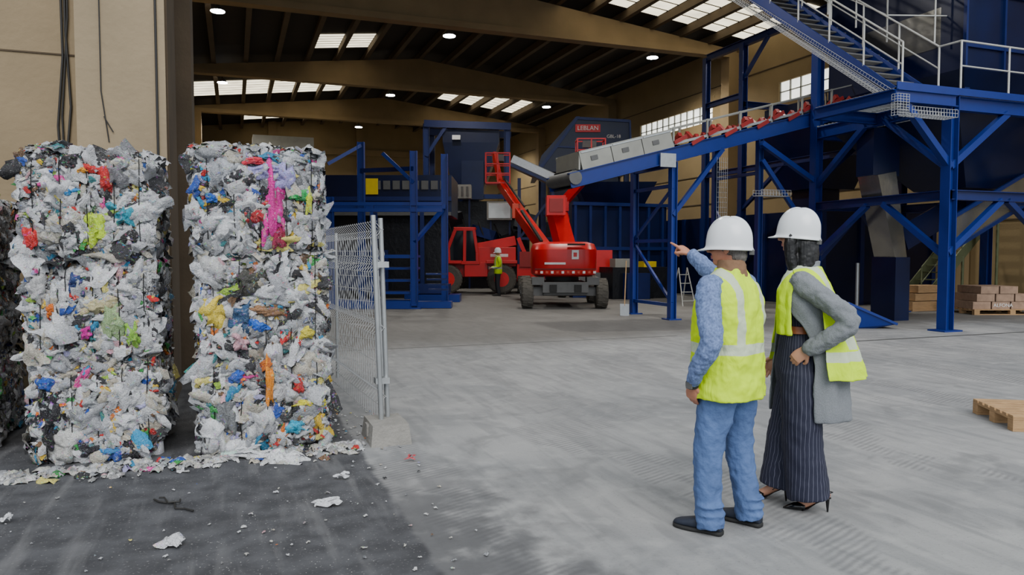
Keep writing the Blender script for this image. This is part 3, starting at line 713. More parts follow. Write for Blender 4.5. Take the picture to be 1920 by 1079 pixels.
stairs(b, (12.72, 11.4, ZD-.05), (12.72, 16.4, ZD+3.75), 1.0, (1,0,0), m_blue2, m_grey, 18)
stairs(b, (13.95, 13.4, 5.9), (13.95, 17.2, 8.8), .9, (1,0,0), m_blue, m_grey, 14)
for k in (0, 1):
    x = 12.72+k*1.0
    p, q = V((x, 11.4, ZD+.1)), V((x, 16.4, ZD+3.85)); b.rail([p, q], 1.0, m_lgal, 1.15)
b.rail([(13.75, 10.92, ZD), (16.5, 10.92, ZD), (20.1, 10.92, ZD)], 1.1, m_lgal, 1.15)
b.tube((13.72, 11.4, ZD+1.1), (13.75, 10.92, ZD+1.1), .021, m_lgal, 8)
b.rail([(16.0, 12.2, ZD+1.6), (13.9, 12.9, ZD+1.6), (13.9, 16.5, ZD+3.9)], 1.1, m_lgal, 1.1)
b.obj('steel_access_platform')
b = MB()
def tray(b, p, q, w, h, nst):
    p, q = V(p), V(q); d, x, y = b.frame(p, q)
    for (a, c) in ((-w/2, 0), (-w/2, h), (w/2, 0), (w/2, h), (0, 0), (-w/4, 0), (w/4, 0), (-w/2, h/2), (w/2, h/2)): b.tube(p+x*a+y*c, q+x*a+y*c, .005, m_wire, 4)
    for i in range(nst+1):
        e = p.lerp(q, i/nst)
        b.path([e-x*w/2+y*h, e-x*w/2, e+x*w/2, e+x*w/2+y*h], .005, m_wire, 4)
tray(b, (12.45, 11.2, ZD-.25), (12.45, 16.6, ZD+3.6), .34, .14, 70); tray(b, (12.1, 10.8, ZD-.1), (12.1, 10.8, 4.25), .3, .14, 8); tray(b, (12.1, 10.75, 4.25), (13.3, 10.75, 4.25), .3, .14, 16)
tray(b, (12.0, 14.9, 3.0), (12.9, 14.9, 3.0), .3, .14, 10)
b.path([(12.4, 11.2, ZD-.1), (12.42, 14, 6.6), (12.44, 16.5, 8.3)], .012, m_cable)
b.obj('wire_mesh_cable_tray')

b = MB(); b.bx(15.2, 20.0, 12.0, 16.0, 5.7, 9.2, m_navy); b.frust((17.6, 14), (3.4, 3), (4.8, 4), 4.9, 5.7, m_navy)
for x in (15.2, 16.4, 17.6, 18.8, 20.0): b.bar((x, 11.98, 5.7), (x, 11.98, 9.2), .06, .08, m_blue)
for z in (6.2, 7.4): b.bar((15.2, 11.97, z), (20, 11.97, z), .05, .08, m_blue)
b.bx(15.19, 15.2, 12.6, 15.4, 6.3, 7.2, m_ss)
for x in (15.6, 19.6):
    for y in (12.3, 15.7): b.bx(x-.08, x+.08, y-.08, y+.08, ZD+.03, 5.7, m_blue)
b.obj('sorting_machine_housing')
b = MB(); b.frust((16.4, 13.0), (1.3, 1.4), (4.4, 3.4), 3.1, 4.55, m_navy)
b.bar((14.9, 12.1, 1.95), (18.3, 12.1, 3.5), .05, .6, m_ss); b.bar((14.9, 12.07, 2.32), (18.3, 12.07, 3.87), .06, .08, m_blue); b.bar((14.9, 12.07, 1.6), (18.3, 12.07, 3.15), .06, .08, m_blue)
b.bar((14.9, 13.2, 1.95), (18.3, 13.2, 3.5), .05, .6, m_navy)
b.prism([(13.95, 3.4), (14.5, 3.5), (14.9, 1.5), (14.55, 1.4)], 'Y', 13.1, 13.7, m_ss)
b.bar((14.25, 13.4, 3.4), (14.25, 13.4, 4.5), .8, .5, m_navy)
b.bx(14.5, 14.95, 13.05, 13.75, 0, 1.5, m_navy)
b.obj('discharge_hopper')
b = MB(); b.bx(16.5, 21.2, 17.6, 26.0, 0, 2.9, m_navy)
for i in range(8): y = 17.7+i*1.17; b.bx(16.42, 16.5, y-.08, y+.08, 0, 2.9, m_blue)
for i in range(4): x = 16.6+i*1.5; b.bx(x-.08, x+.08, 17.52, 17.6, 0, 2.9, m_blue)
b.bx(16.4, 21.2, 17.5, 17.6, 2.9, 3.1, m_blue); b.obj('storage_bunker')
b = MB(); b.frust((17.6, 19), (1.6, 1.6), (3.0, 2.6), 3.6, 5.6, m_navy); b.bx(17.1, 18.1, 18.5, 19.5, 2.95, 3.6, m_navy); b.bx(16.2, 19.0, 17.8, 19.8, 5.6, 6.2, m_navy); b.obj('feed_hopper')
b = MB(); stairs(b, (18.2, 15.5, .1), (21.3, 15.5, 3.0), .8, (0, 1, 0), m_olive, m_olive, 14); b.rail([(18.2, 15.5, .2), (21.3, 15.5, 3.1)], 1., m_olive, 1.)
for x, z in ((19.8, 1.5), (21.2, 2.9)): b.tube((x, 15.5, 0), (x, 15.5, z), .04, m_olive, 8)
b.obj('access_stairs')

b = MB(); b.bx(11.3, 15.2, 24.0, 24.2, 0, 3.4, m_navy)
for i in range(7): x = 11.4+i*.6; b.bx(x-.05, x+.05, 23.9, 24.0, 0, 3.4, m_blue)
for z in (.0, 1.7, 3.3): b.bx(11.3, 15.2, 23.88, 24.0, z, z+.12, m_blue)
b.bx(12.2, 14.5, 22.6, 23.6, 0, 1.1, m_dark); b.bx(12.6, 13.5, 22.3, 22.6, 0, .9, m_blue)
b.box((12.7, 22.9, 1.25), (.7, .4, .3), m_cover); b.box((13.8, 23.0, 1.2), (.5, .4, .2), m_yellow)
b.obj('storage_bay_partition')  # partition wall of the storage bay, with equipment in front
b = MB(); p = C(5.2, 22.5)
for s in (-1, 1):
    b.tube(p+V((.22*s, -.35, 0)), p+V((.15*s, 0, 1.15)), .018, m_lgal, 6); b.tube(p+V((.22*s, .35, 0)), p+V((.15*s, 0, 1.15)), .018, m_lgal, 6)
for i in range(4): k = (i+.6)/4.4; b.bar(p+V((-.22+.07*k, -.35+.35*k, 1.15*k)), p+V((.22-.07*k, -.35+.35*k, 1.15*k)), .06, .02, m_lgal)
b.obj('step_ladder')
b = MB(); p = C(2.9, 18.7)
b.tube(p+V((0, .1, .25)), p+V((.1, .2, 1.4)), .016, m_wood, 6); b.bar(p+V((-.02, .06, .0)), p+V((.0, .1, .3)), .26, .012, m_galv, (0,1,0)); b.obj('shovel')
b = MB(); p = C(7.55, 15.9); b.T = Matrix.Translation(p) @ CAMROT
vs = [(-.45,-.3,0),(.1,-.3,0),(.1,.35,0),(-.45,.35,0),(-.5,-.4,.55),(.55,-.4,.1),(.55,.45,.1),(-.5,.45,.55)]
b.add(vs, [(3,2,1,0),(0,1,5,4),(1,2,6,5),(2,3,7,6),(3,0,4,7)], m_blue2); b.add([(-.45,-.38,.5),(.5,-.38,.09),(.5,.43,.09),(-.45,.43,.5)], [(0,1,2,3)], m_navy)
b.bar((-.5,-.4,.55), (.55,-.4,.1), .05, .05, m_blue2); b.obj('tipping_skip')
b = MB(); p = C(8.6, 18.4); b.tube(p, p+V((0,0,1.35)), .045, m_galv, 10); b.box(p+V((0,0,.01)), (.3,.3,.02), m_galv); b.obj('steel_bollard')
b = MB(); p = C(11.3, 20.6)
for i in range(3): b.box(p+V((.1*i, 0, .16+.22*i)), (.9, .5, .20), m_wood)
b.box(p+V((.1, .1, .03)), (1.2, .8, .06), m_wood); b.obj('stack_of_timber_packs')

# ================================================================== LEBLAN machine
e = empty('ballistic_separator', C(3.2, 33.0), -YAW)
b = MB()
b.prism([(-2.1, 5.2), (-1.9, 5.9), (-.4, 7.6), (2.0, 7.45), (2.15, 5.9), (2.0, 5.2)], 'Y', 0, 3.2, m_navy)
b.prism([(-2.3, 5.0), (-.35, 7.62), (-.2, 7.62), (-2.1, 5.0)], 'Y', -.08, 3.3, m_blue)
b.bar((-.4, -.04, 7.55), (2.0, -.04, 7.42), .06, .12, m_blue); b.bar((2.0, -.04, 7.45), (2.1, -.04, 5.2), .08, .1, m_blue)
b.bar((-1.2, -.05, 6.3), (2.1, -.05, 6.15), .05, .08, m_blue); b.bar((.9, -.05, 5.2), (.9, -.05, 6.2), .05, .08, m_blue)
b.box((.15, -.06, 7.10), (1.1, .04, .34), m_red)
for x in (-1.8, 0, 1.9):
    for y in (.2, 3.0): b.hb((x, y, 0), (x, y, 5.2), .22, .22, m_blue, (1,0,0))
b.bar((-1.8, .2, 3.4), (1.9, .2, 3.4), .16, .2, m_blue); b.bar((-1.8, .2, 1.2), (0, .2, 3.3), .1, .1, m_blue); b.bar((1.9, .2, 1.2), (0, .2, 3.3), .1, .1, m_blue)
b.bx(-1.7, 1.8, .5, 2.8, .0, 3.0, m_dark); b.bx(-1.5, 1.6, .6, 2.6, 3.0, 5.2, m_navy)
b.obj('housing', e)
text('label_leblan', 'LEBLAN', .27, (.15, -.085, 7.10), (rad(90), 0, 0), m_white, e); text('label_gbl', 'GBL-18', .2, (1.3, -.01, 6.75), (rad(90), 0, 0), m_white, e)
b = MB(); b.T = Matrix.Translation(C(-2.35, 37)) @ CAMROT
for x in (-1.9, 2.1):
    for y in (0, 2.6): b.hb((x, y, 0), (x, y, 8.0), .3, .3, m_blue, (1,0,0))
for y in (0, 2.6): b.bar((-2.0, y, 8.0), (2.3, y, 7.85), .3, .34, m_blue)
b.bar((-1.9, 0, 6.4), (-.9, 0, 7.9), .16, .16, m_blue); b.bar((-1.9, 0, 4.4), (2.1, 0, 4.4), .22, .22, m_blue)
b.frust((0.1, 1.2), (1.2, 1.6), (2.8, 2.2), 4.2, 7.1, m_navy, (.2, 0)); b.bx(-1.1, 1.7, .1, 2.3, 7.1, 7.7, m_navy)
b.box((.4, -.1, 5.2), (1.1, .3, 1.9), m_navy); b.box((-.4, -.15, 7.3), (.4, .2, .22), m_white); b.bx(-1.8, 2, .3, 2.4, 0, 4.2, m_dark)
b.obj('hopper_tower')
b = MB(); b.T = Matrix.Translation(C(-1.1, 33.2)) @ CAMROT
for i in range(30):
    x, y, z = R.uniform(-2.4, 1.9), R.uniform(0, 2.4), R.uniform(.3, 3.2)
    b.box((x, y, z), (R.uniform(.4, 1.3), R.uniform(.3, 1.2), R.uniform(.3, 1.0)), R.choice([m_dark, m_dark, m_navy, m_blue]), Euler((R.uniform(-.3, .3), R.uniform(-.4, .4), R.uniform(-.4, .4))).to_matrix())
b.bx(-2.4, 1.9, .6, 2.8, 0, 3.1, m_dark)
b.box((.55, -.35, 3.45), (1.1, .7, .8), m_cover); b.box((.55, -.72, 3.45), (.95, .03, .65), m_ss); b.box((-1.3, -.3, 4.3), (1.2, .6, .6), m_cover)
for i in range(5): b.box((-1.75+.22*i, -.62, 4.3), (.1, .03, .42), m_grey)
for x in (.15, 1.0): b.bar((x, -.1, 0), (x, -.1, 3.1), .08, .08, m_blue)
for x in (-1.8, -.8): b.bar((x, -.1, 0), (x, -.1, 4.0), .08, .08, m_blue)
for k in range(5): b.path([(-1.8+.7*k, -.1, 3.2-.1*k), (-1.5+.7*k, -.15, 2.2), (-1.2+.6*k, -.1, 1.6), (-1.0+.7*k, -.05, .8)], .04, m_black, 6)
b.obj('shredder_line_machinery')
b = MB(); b.T = Matrix.Translation(C(.9, 30.9)) @ CAMROT
b.bar((-.9, 0, 5.4), (1.1, 0, 4.5), .9, .45, m_cover); b.bar((-.9, -.48, 5.45), (1.1, -.48, 4.55), .06, .3, m_galv); b.bar((-.95, -.5, 5.2), (1.2, -.5, 4.25), .08, .12, m_blue)
for x in (-.6, .8): b.bar((x, 0, 0), (x, 0, 4.7), .14, .14, m_blue)
b.bar((-.6, 0, 2.2), (.8, 0, 4.0), .1, .1, m_blue); b.bar((-.6, 0, 2.2), (.8, 0, 2.2), .1, .1, m_blue)
b.obj('transfer_conveyor')
b = MB(); b.T = Matrix.Translation(C(4.3, 29.3)) @ CAMROT
b.bx(-1.6, 1.4, 0, 1.8, 0, 3.2, m_navy); b.frust((-.2, .9), (2.0, 1.2), (3.2, 2.0), 3.2, 4.4, m_navy)
for i in range(5): b.bar((-1.6+.75*i, -.05, 0), (-1.6+.75*i, -.05, 3.2), .1, .1, m_blue)
for z in (.8, 1.9, 3.1): b.bar((-1.6, -.05, z), (1.4, -.05, z), .1, .1, m_blue)
b.box((.7, -.2, 1.2), (.5, .2, 1.0), m_cover); b.tube((-1.0, -.2, 2.4), (.2, -.2, 2.4), .22, m_red, 16)
b.obj('mesh_guarded_machine')

# ================================================================== BOOM LIFTS
def basket(b, c, w=.9, h=1.1, mat=None):
    mat = mat or m_red; x, y, z = c
    b.box((x, y, z), (w, w*.7, .06), mat)
    for sx in (-1, 0, 1):
        for sy in (-1, 1): b.bar((x+sx*w/2, y+sy*w*.35, z), (x+sx*w/2, y+sy*w*.35, z+h), .045, .045, mat)
    for zz in (.35, .7, h):
        for sy in (-1, 1): b.bar((x-w/2, y+sy*w*.35, z+zz), (x+w/2, y+sy*w*.35, z+zz), .045, .045, mat)
        for sx in (-1, 1): b.bar((x+sx*w/2, y-w*.35, z+zz), (x+sx*w/2, y+w*.35, z+zz), .045, .045, mat)
    b.box((x, y+w*.35, z+h-.1), (w*.5, .15, .25), m_grey)
e = empty('articulated_boom_lift', C(1.52, 22.3), -YAW)
b = MB()
for x in (-1.08, 1.05):
    for y in (-1.0, 1.35): b.wheel((x, y, .44), .44, .34, m_tyre, m_grey)
b.box((0, .2, .58), (1.25, 2.9, .36), m_grey); b.box((0, -1.0, .5), (1.9, .28, .26), m_grey); b.box((0, 1.35, .5), (1.9, .28, .26), m_grey)
b.box((0, -1.3, .62), (1.3, .12, .3), m_grey); b.box((-.35, -1.38, .6), (.2, .08, .2), m_black); b.box((.35, -1.38, .6), (.2, .08, .2), m_black); b.box((.78, -1.1, .8), (.35, .5, .22), m_grey); b.box((-.78, -1.1, .8), (.35, .5, .22), m_grey)
b.tube((0, .1, .74), (0, .1, .92), .5, m_grey, 24)
def plan(w, y0, y1, z, n=36):
    return [V((w/2*math.copysign(abs(math.cos(a))**.45, math.cos(a)), (y0+y1)/2+(y1-y0)/2*math.copysign(abs(math.sin(a))**.6, math.sin(a)), z)) for a in [2*math.pi*i/n for i in range(n)]]
b.rings([plan(1.7, -1.15, 1.0, .92), plan(1.88, -1.3, 1.0, .98), plan(1.93, -1.34, 1.0, 1.3), plan(1.93, -1.32, 1.0, 1.7), plan(1.8, -1.2, .95, 1.86), plan(1.4, -1.0, .9, 1.92)], m_red)
b.box((0, -1.345, 1.14), (1.75, .01, .02), m_black)
for i in range(12):
    b.box((-.83+.15*i, -1.35, 1.05), (.075, .012, .07), m_white if i % 2 else m_orange)
b.box((.27, -1.345, 1.55), (.20, .01, .26), m_white); b.box((.27, -1.352, 1.55), (.10, .01, .12), m_red); b.box((-.3, -1.345, 1.3), (.6, .01, .06), m_white); b.box((.3, -1.33, 1.84), (.5, .1, .05), m_black)
b.bar((.05, .3, 1.7), (-.24, .1, 2.8), .34, .38, m_red); b.bar((.3, .5, 1.8), (0, .3, 2.8), .2, .24, m_red)
b.box((-.22, -.1, 3.0), (.56, .8, .58), m_red); b.box((-.22, -.52, 3.0), (.4, .03, .4), m_red2)
b.bar((-.5, .8, 1.75), (-1.35, 3.6, 3.1), .32, .36, m_red); b.bar((-1.2, 3.2, 2.95), (-1.95, 5.6, 4.2), .24, .28, m_red)
b.bar((-.6, .6, 1.95), (-1.2, 2.4, 3.0), .08, .08, m_black); b.bar((-1.1, 2.6, 3.15), (-1.8, 5.3, 4.35), .05, .07, m_black); b.box((-1.3, 3.4, 3.05), (.42, .3, .5), m_orange)
b.bar((-1.95, 5.6, 4.2), (-2.2, 5.9, 5.4), .16, .16, m_red)
basket(b, (-2.05, 5.6, 4.2))
b.obj('lift_body', e, bevel=.015)
b = MB(); b.T = Matrix.Translation(C(2.75, 26.6)) @ CAMROT
for x in (-.95, .95):
    for y in (0, 1.6): b.wheel((x, y, .42), .42, .3, m_tyre, m_grey)
b.box((0, .8, .65), (1.2, 2.2, .5), m_grey); b.box((0, .8, 1.3), (1.7, 1.7, .8), m_red)
b.bar((-.5, 1, 1.6), (-.9, 1.1, 3.4), .3, .3, m_red); b.bar((-.9, 1.1, 3.4), (.1, .6, 4.55), .28, .3, m_red); b.box((-.9, 1.1, 3.4), (.5, .5, .5), m_red)
basket(b, (.1, .5, 4.6), 1.0); b.box((.1, .85, 5.05), (.9, .05, .6), m_red)
b.obj('articulated_boom_lift')
# telehandler
b = MB(); b.T = Matrix.Translation(C(-1.75, 28.9)) @ CAMROT
for x in (-.75, 1.35):
    for y in (-.15, 1.7): b.wheel((x, y, .58), .58, .42, m_tyre, m_red, (0,1,0))
b.box((.3, .8, .95), (2.9, 1.2, .6), m_red); b.box((1.15, .8, 1.45), (1.5, 1.4, .75), m_red); b.box((.35, .0, .95), (.9, .3, .55), m_red); b.box((-.75, -.15, 1.25), (1.1, .45, .12), m_red); b.box((1.35, -.15, 1.25), (1.2, .45, .12), m_red)
b.prism([(-.7, 1.25), (-.72, 1.8), (-.45, 2.5), (.25, 2.5), (.4, 1.6), (.4, 1.25)], 'Y', -.1, .7, m_glass)
for (x0, z0, x1, z1) in ((-.72,1.8,-.45,2.5), (-.5,2.52,.3,2.52), (.27,2.5,.4,1.6), (-.7,1.2,-.72,1.8), (-.1,1.2,-.08,2.5), (.4,1.2,.4,1.6), (-.75,1.22,.5,1.22)): b.bar((x0, -.14, z0), (x1, -.14, z1), .12, .13, m_red)
b.box((-.1, .3, 2.56), (.85, .9, .08), m_red)
b.bar((1.9, 1.2, 2.1), (-1.2, 1.2, 1.5), .35, .38, m_red); b.box((-1.4, 1.0, .7), (.15, 1.4, .9), m_grey); b.bar((-1.2, 1.2, 1.4), (-1.4, 1.1, .6), .2, .2, m_red)
b.box((1.25, .09, 1.5), (.7, .03, .12), m_white)
b.obj('telescopic_handler', bevel=.02)
b = MB(); b.T = Matrix.Translation(C(.75, 29.2)) @ CAMROT
for x in (-.4, .4): b.wheel((x, 0, .35), .35, .25, m_tyre, m_grey)
b.box((0, .5, .8), (1.1, 1.0, .7), m_red); b.box((0, .1, 1.35), (.9, .4, .6), m_red2); b.bar((-.2, .2, 1.5), (-.5, .2, 2.2), .15, .15, m_red); b.obj('red_work_machine')

# ================================================================== BLUE FRAME RACK
b = MB(); b.T = Matrix.Translation(C(-2.8, 21.2)) @ CAMROT
for (x, y, h) in ((0, 0, 4.5), (.75, 1.4, 4.6), (-1.7, 1.0, 4.9), (-2.4, 0, 3.2)):
    b.hb((x, y, 0), (x, y, h), .2, .2, m_blue2, (1,0,0)); b.box((x, y, .02), (.4, .4, .04), m_blue2)
for z in (3.0, 2.82): b.bar((-2.6, 0, z), (.8, 0, z), .12, .1, m_blue2)
b.bar((-2.6, 1.2, 3.0), (.8, 1.2, 3.0), .12, .14, m_blue2); b.bar((-1.7, 1.0, 4.05), (0, 0, 4.0), .1, .12, m_blue)
b.bar((0, 0, 3.6), (-.9, .1, 4.45), .1, .1, m_blue2); b.bar((0, 0, 1.9), (.7, 1.2, 2.9), .1, .1, m_blue2); b.bar((-1.7, 1, 4.8), (-2.6, .6, 4.2), .1, .1, m_blue2)
b.bar((-1.2, 0, 0), (-1.2, 0, 3.0), .1, .1, m_blue2); b.bar((-1.2, 0, 1.5), (0, 0, 1.5), .1, .1, m_blue2)
for i, z in enumerate((.12, .45, .8, 1.15, 1.5)): b.box((-.5, .15+.12*i, z), (1.15, .5, .07), m_blue2)
b.box((-1.3, .2, .12), (2.4, .9, .22), m_blue2); b.box((.5, .3, .1), (1.1, .5, .18), m_blue2)
for i in range(4): b.bar((.35, -.1+.2*i, 1.0-.16*i), (.95, -.1+.2*i, 1.0-.16*i), .22, .05, m_blue)
b.obj('blue_steel_rack')
b = MB(); b.T = Matrix.Translation(C(-4.1, 25.8)) @ CAMROT
b.bx(-2.4, 2.0, 0, 3, 2.9, 4.3, m_navy); b.bx(-2.4, 1.6, .3, 3, 0, 2.9, m_dark)
for i in range(9): b.box((-.9+.33*i, -.04, 3.95), (.24, .05, .3), m_grey)
b.box((-.75, -.06, 3.9), (.42, .05, .55), m_yellow); b.bx(-2.3, 2.0, -.1, 0, 3.4, 3.55, m_blue)
for x in (-2.2, -.6, 1.0): b.bar((x, -.2, 0), (x, -.2, 3.0), .14, .14, m_blue)
b.bar((-2.4, -.2, 2.95), (2.0, -.2, 2.95), .12, .12, m_grey)
b.box((-1.2, -.1, 1.0), (2.0, .12, 1.4), m_blue)
b.obj('baling_press')
b = MB(); b.T = Matrix.Translation(C(-2.6, 24.4)) @ CAMROT
b.box((0, 0, .12), (1.8, .8, .24), m_blue2); b.box((-.1, .1, .42), (1.3, .7, .3), m_blue)
b.obj('steel_parts_pile')
b = MB(); b.bx(1.2, 4.8, 48, 50, 7.5, 8.8, m_cover); b.bx(1.4, 1.7, 48.2, 49.6, 0, 7.5, m_grey); b.bx(4.3, 4.6, 48.2, 49.6, 0, 7.5, m_grey); b.obj('ventilation_unit')

# ================================================================== PALLETS
def pallet(b, L=1.2, W=.8):
    for i in range(7): y = -W/2+.05+i*(W-.1)/6; b.box((0, y, .133), (L, .095 if i % 3 == 0 else .075, .022), m_wood)
    for x in (-L/2+.07, 0, L/2-.07):
        b.box((x, 0, .111), (.14, W, .022), m_wood)
        for y in (-W/2+.05, 0, W/2-.05): b.box((x, y, .061), (.14, .1, .078), m_wood)
    for y in (-W/2+.05, 0, W/2-.05): b.box((0, y, .011), (L, .1, .022), m_wood)
b = MB(); pallet(b); b.obj('wooden_pallet', loc=C(5.14, 6.85), rz=rad(-30), bevel=.003)
b = MB(); pallet(b, 2.0, 1.2)
for k in range(3):
    for i in range(4-k): b.box((-.75+.5*i+.1*k, 0, .24+.2*k), (.46, 1.0, .19), m_brick)
o = b.obj('pallet_of_packed_bricks', loc=C(12.9, 19.6), rz=rad(-20))
text('pack_lettering', 'ALFONA', .13, (-.2, -.505, .24), (rad(90), 0, 0), m_white, o)

# ================================================================== PEOPLE
def head(e, T, skin, prefix=''):
    b = MB(); b.T = T
    b.ell((0, -.012, .03), (.076, .096, .092), skin, 24, 16); b.ell((0, .022, -.035), (.062, .070, .082), skin, 24, 16); b.ell((0, .045, -.09), (.036, .036, .026), skin)
    b.ell((.032, .062, -.035), (.024, .022, .026), skin); b.ell((-.032, .062, -.035), (.024, .022, .026), skin); b.ell((0, .078, .03), (.05, .016, .014), skin)
    b.limb([(0, .088, .012), (0, .104, -.012), (0, .112, -.030)], [.008, .010, .013], skin, 10, 3); b.ell((.011, .098, -.034), (.009, .009, .008), skin, 10, 8); b.ell((-.011, .098, -.034), (.009, .009, .008), skin, 10, 8)
    for s in (-1, 1): b.ell((s*.078, -.008, -.012), (.010, .019, .033), skin, 14, 10, Euler((.15, 0, s*.25)).to_matrix()); b.ell((s*.084, -.016, .0), (.008, .012, .02), skin, 12, 8)
    b.limb([(0, -.028, -.05), (0, -.038, -.11), (0, -.05, -.19)], [.056, .054, .066], skin)
    organic(b, prefix+'head', e, .0045, 3)
    b = MB(); b.T = T
    for s in (-1, 1):
        b.ell((s*.031, .081, .008), (.014, .010, .008), m_eye, 14, 10); b.ell((s*.031, .0895, .008), (.006, .003, .006), m_iris, 12, 8)
        b.limb([(s*.015, .093, .028), (s*.032, .094, .033), (s*.05, .083, .028)], [.003, .004, .002], m_ghair if skin is m_skinm else m_bhair, 8, 3)
    b.limb([(-.024, .080, -.064), (0, .090, -.061), (.024, .080, -.064)], [.003, .006, .003], m_lip, 8, 4); b.limb([(-.02, .080, -.070), (0, .088, -.071), (.02, .080, -.070)], [.003, .006, .003], m_lip, 8, 4)
    b.obj(prefix+'face_features', e)
def helmet(e, T, name='helmet'):
    b = MB(); b.T = T; n = 48; rings = []
    H, rx, ry = .160, .108, .132
    for k in range(15):
        t = k/14*math.pi/2; rings.append([V((rx*math.sin(t)**.85*math.sin(a), ry*math.sin(t)**.85*math.cos(a), H*math.cos(t)**.95 + .0)) for a in [2*math.pi*i/n for i in range(n)]] if k else [V((.004*math.sin(2*math.pi*i/n), .004*math.cos(2*math.pi*i/n), H)) for i in range(n)])
    def flange(z, base, front):
        r = []
        for i in range(n):
            a = 2*math.pi*i/n; f = max(0, math.cos(a))**3; ex = base+front*f
            r.append(V(((rx+base)*math.sin(a), (ry+ex)*math.cos(a), z-.012*f)))
        return r
    rings += [flange(-.014, .001, 0), flange(-.022, .006, .026), flange(-.028, .009, .046), flange(-.034, .008, .044), flange(-.030, .0, .01)]
    for r in rings[1:12]:
        for p in r:
            ax = abs(p.x)
            if ax < .016: p.z += .006; p.y *= 1.012
            elif .045 < ax < .058: p.z += .004
    b.rings(rings, m_helmet, False); o = b.obj(name, e); s = o.modifiers.new('sub', 'SUBSURF'); s.levels = 1; s.render_levels = 1
    sl = o.modifiers.new('solid', 'SOLIDIFY'); sl.thickness = .003
    b = MB(); b.T = T
    b.limb([(rx*.93*math.sin(a), ry*.93*math.cos(a), -.02) for a in [2*math.pi*i/16 for i in range(17)]], [.006]*17, m_grey, 6, 2); b.box((0, -ry*.98, -.040), (.05, .02, .03), m_grey)
    b.obj(name+'_suspension', e)
def hand(e, T, skin, curl, name, thumb=.3, spread=.02, vox=.0035):
    b = MB(); b.T = T
    b.limb([(0, -.03, 0), (0, .01, 0), (0, .05, 0), (0, .085, 0)], [.026, .032, .040, .037], skin, 18, 4, flat=.42)
    b.ell((0, -.02, 0), (.027, .03, .020), skin); b.ell((0, .045, -.004), (.036, .045, .014), skin)
    L = [.070, .080, .075, .058]; xs = [-.029, -.010, .010, .028]; rr = [.0088, .0092, .0088, .0076]
    for i in range(4):
        c = curl[i]; p = V((xs[i], .082-(.006 if i in (0, 3) else 0), .001)); a = 0; pts = [p-V((0, .025, 0)), p.copy()]; seg = [L[i]*.45, L[i]*.32, L[i]*.27]
        for s_, k in zip(seg, (1., 1.15, .7)):
            a += c*k; p = p + V((xs[i]*.12*math.cos(a)*s_/.03*spread*10, s_*math.cos(a), -s_*math.sin(a))); pts.append(p.copy())
        b.limb(pts, [rr[i]*1.1, rr[i]*1.1, rr[i], rr[i]*.92, rr[i]*.78], skin, 10, 3)
    b.limb([(-.018, .0, -.004), (-.038, .026, -.012), (-.048-.012*(1-thumb), .058, -.018-.02*thumb), (-.045+.03*thumb, .085, -.024-.022*thumb)], [.014, .0135, .0105, .0085], skin, 10, 4)
    organic(b, name, e, vox, 2)
def frameT(o, f, up):
    f = V(f).normalized(); up = V(up); x = f.cross(up).normalized(); z = x.cross(f).normalized()
    m = Matrix((x, f, z)).transposed().to_4x4(); m.translation = V(o); return m
def shoe(b, p, yaw, L=.29, W=.050, mat=None, sole=None):
    T0 = b.T; b.T = (T0 or Matrix()) @ Matrix.Translation(V(p)) @ RZ(yaw)
    def rg(y, w, h0, h1, n=18, pw=2.6):
        return [V((w*math.copysign(abs(math.cos(a))**(2/pw), math.cos(a)), y, (h0+h1)/2+(h1-h0)/2*math.copysign(abs(math.sin(a))**(2/pw), math.sin(a)))) for a in [2*math.pi*i/n for i in range(n)]]
    Y = [-.38, -.36, -.30, -.15, 0, .18, .36, .5, .59, .615]; Wd = [.45, .62, .72, .72, .78, .98, 1.0, .86, .55, .25]; Hh = [.085, .105, .112, .110, .098, .078, .062, .052, .042, .034]
    b.rings([rg(y*L, W*w, .018, h) for y, w, h in zip(Y, Wd, Hh)], mat)
    b.rings([rg(y*L*1.02, W*w*1.08, 0, .026, pw=4) for y, w in zip(Y, Wd)], sole or m_black)
    b.T = T0

# ---------------- man
man = empty('man', C(1.245, 4.25), rad(42)-YAW)
b = MB()
b.secs([(0,-.01,.80,.155,.12), (0,-.015,.88,.180,.140), (0,-.01,.96,.178,.135), (0,0,1.04,.172,.13)], m_jeans)
LF, RF = V((-.155, .045, 0)), V((.14, -.035, 0))
b.limb([(-.09,-.01,.88), (-.105,0,.74), (-.13,.03,.50), (-.142,.03,.30), (LF.x, LF.y-.045, .035)], [.112,.106,.086,.079,.078], m_jeans, 20, caps=(1, 0))
b.limb([(.09,-.01,.88), (.105,-.01,.74), (.125,0,.50), (.133,-.03,.30), (RF.x, RF.y-.045, .035)], [.112,.106,.086,.079,.078], m_jeans, 20, caps=(1, 0))
for k in (LF, RF):
    for z in (.075, .12, .17): b.ell((k.x, k.y-.04, z), (.084, .088, .020), m_jeans)
organic(b, 'jeans', man, .009, 4, .026, .07)
b = MB(); shoe(b, LF, rad(12), mat=m_shoe); shoe(b, RF, rad(4), mat=m_shoe); b.obj('shoes', man)
b = MB()
b.secs([(0,.0,.775,.240,.190), (0,0,.82,.238,.192), (0,0,.95,.226,.186), (0,.0,1.08,.222,.182), (0,-.005,1.22,.228,.175), (0,-.01,1.34,.228,.155), (0,-.01,1.42,.200,.125), (0,-.012,1.475,.135,.098), (0,-.012,1.515,.085,.078)], m_vest, 40, 5, 2.3)
for s in (-1, 1): b.ell((s*.185, -.005, 1.40), (.055, .075, .065), m_vest)
organic(b, 'hi_vis_vest', man, .008, 4, .032, .09)
b = MB()
LS, LE, LW = V((-.215,-.01,1.40)), V((-.305,-.085,1.11)), V((-.262,.055,.885))
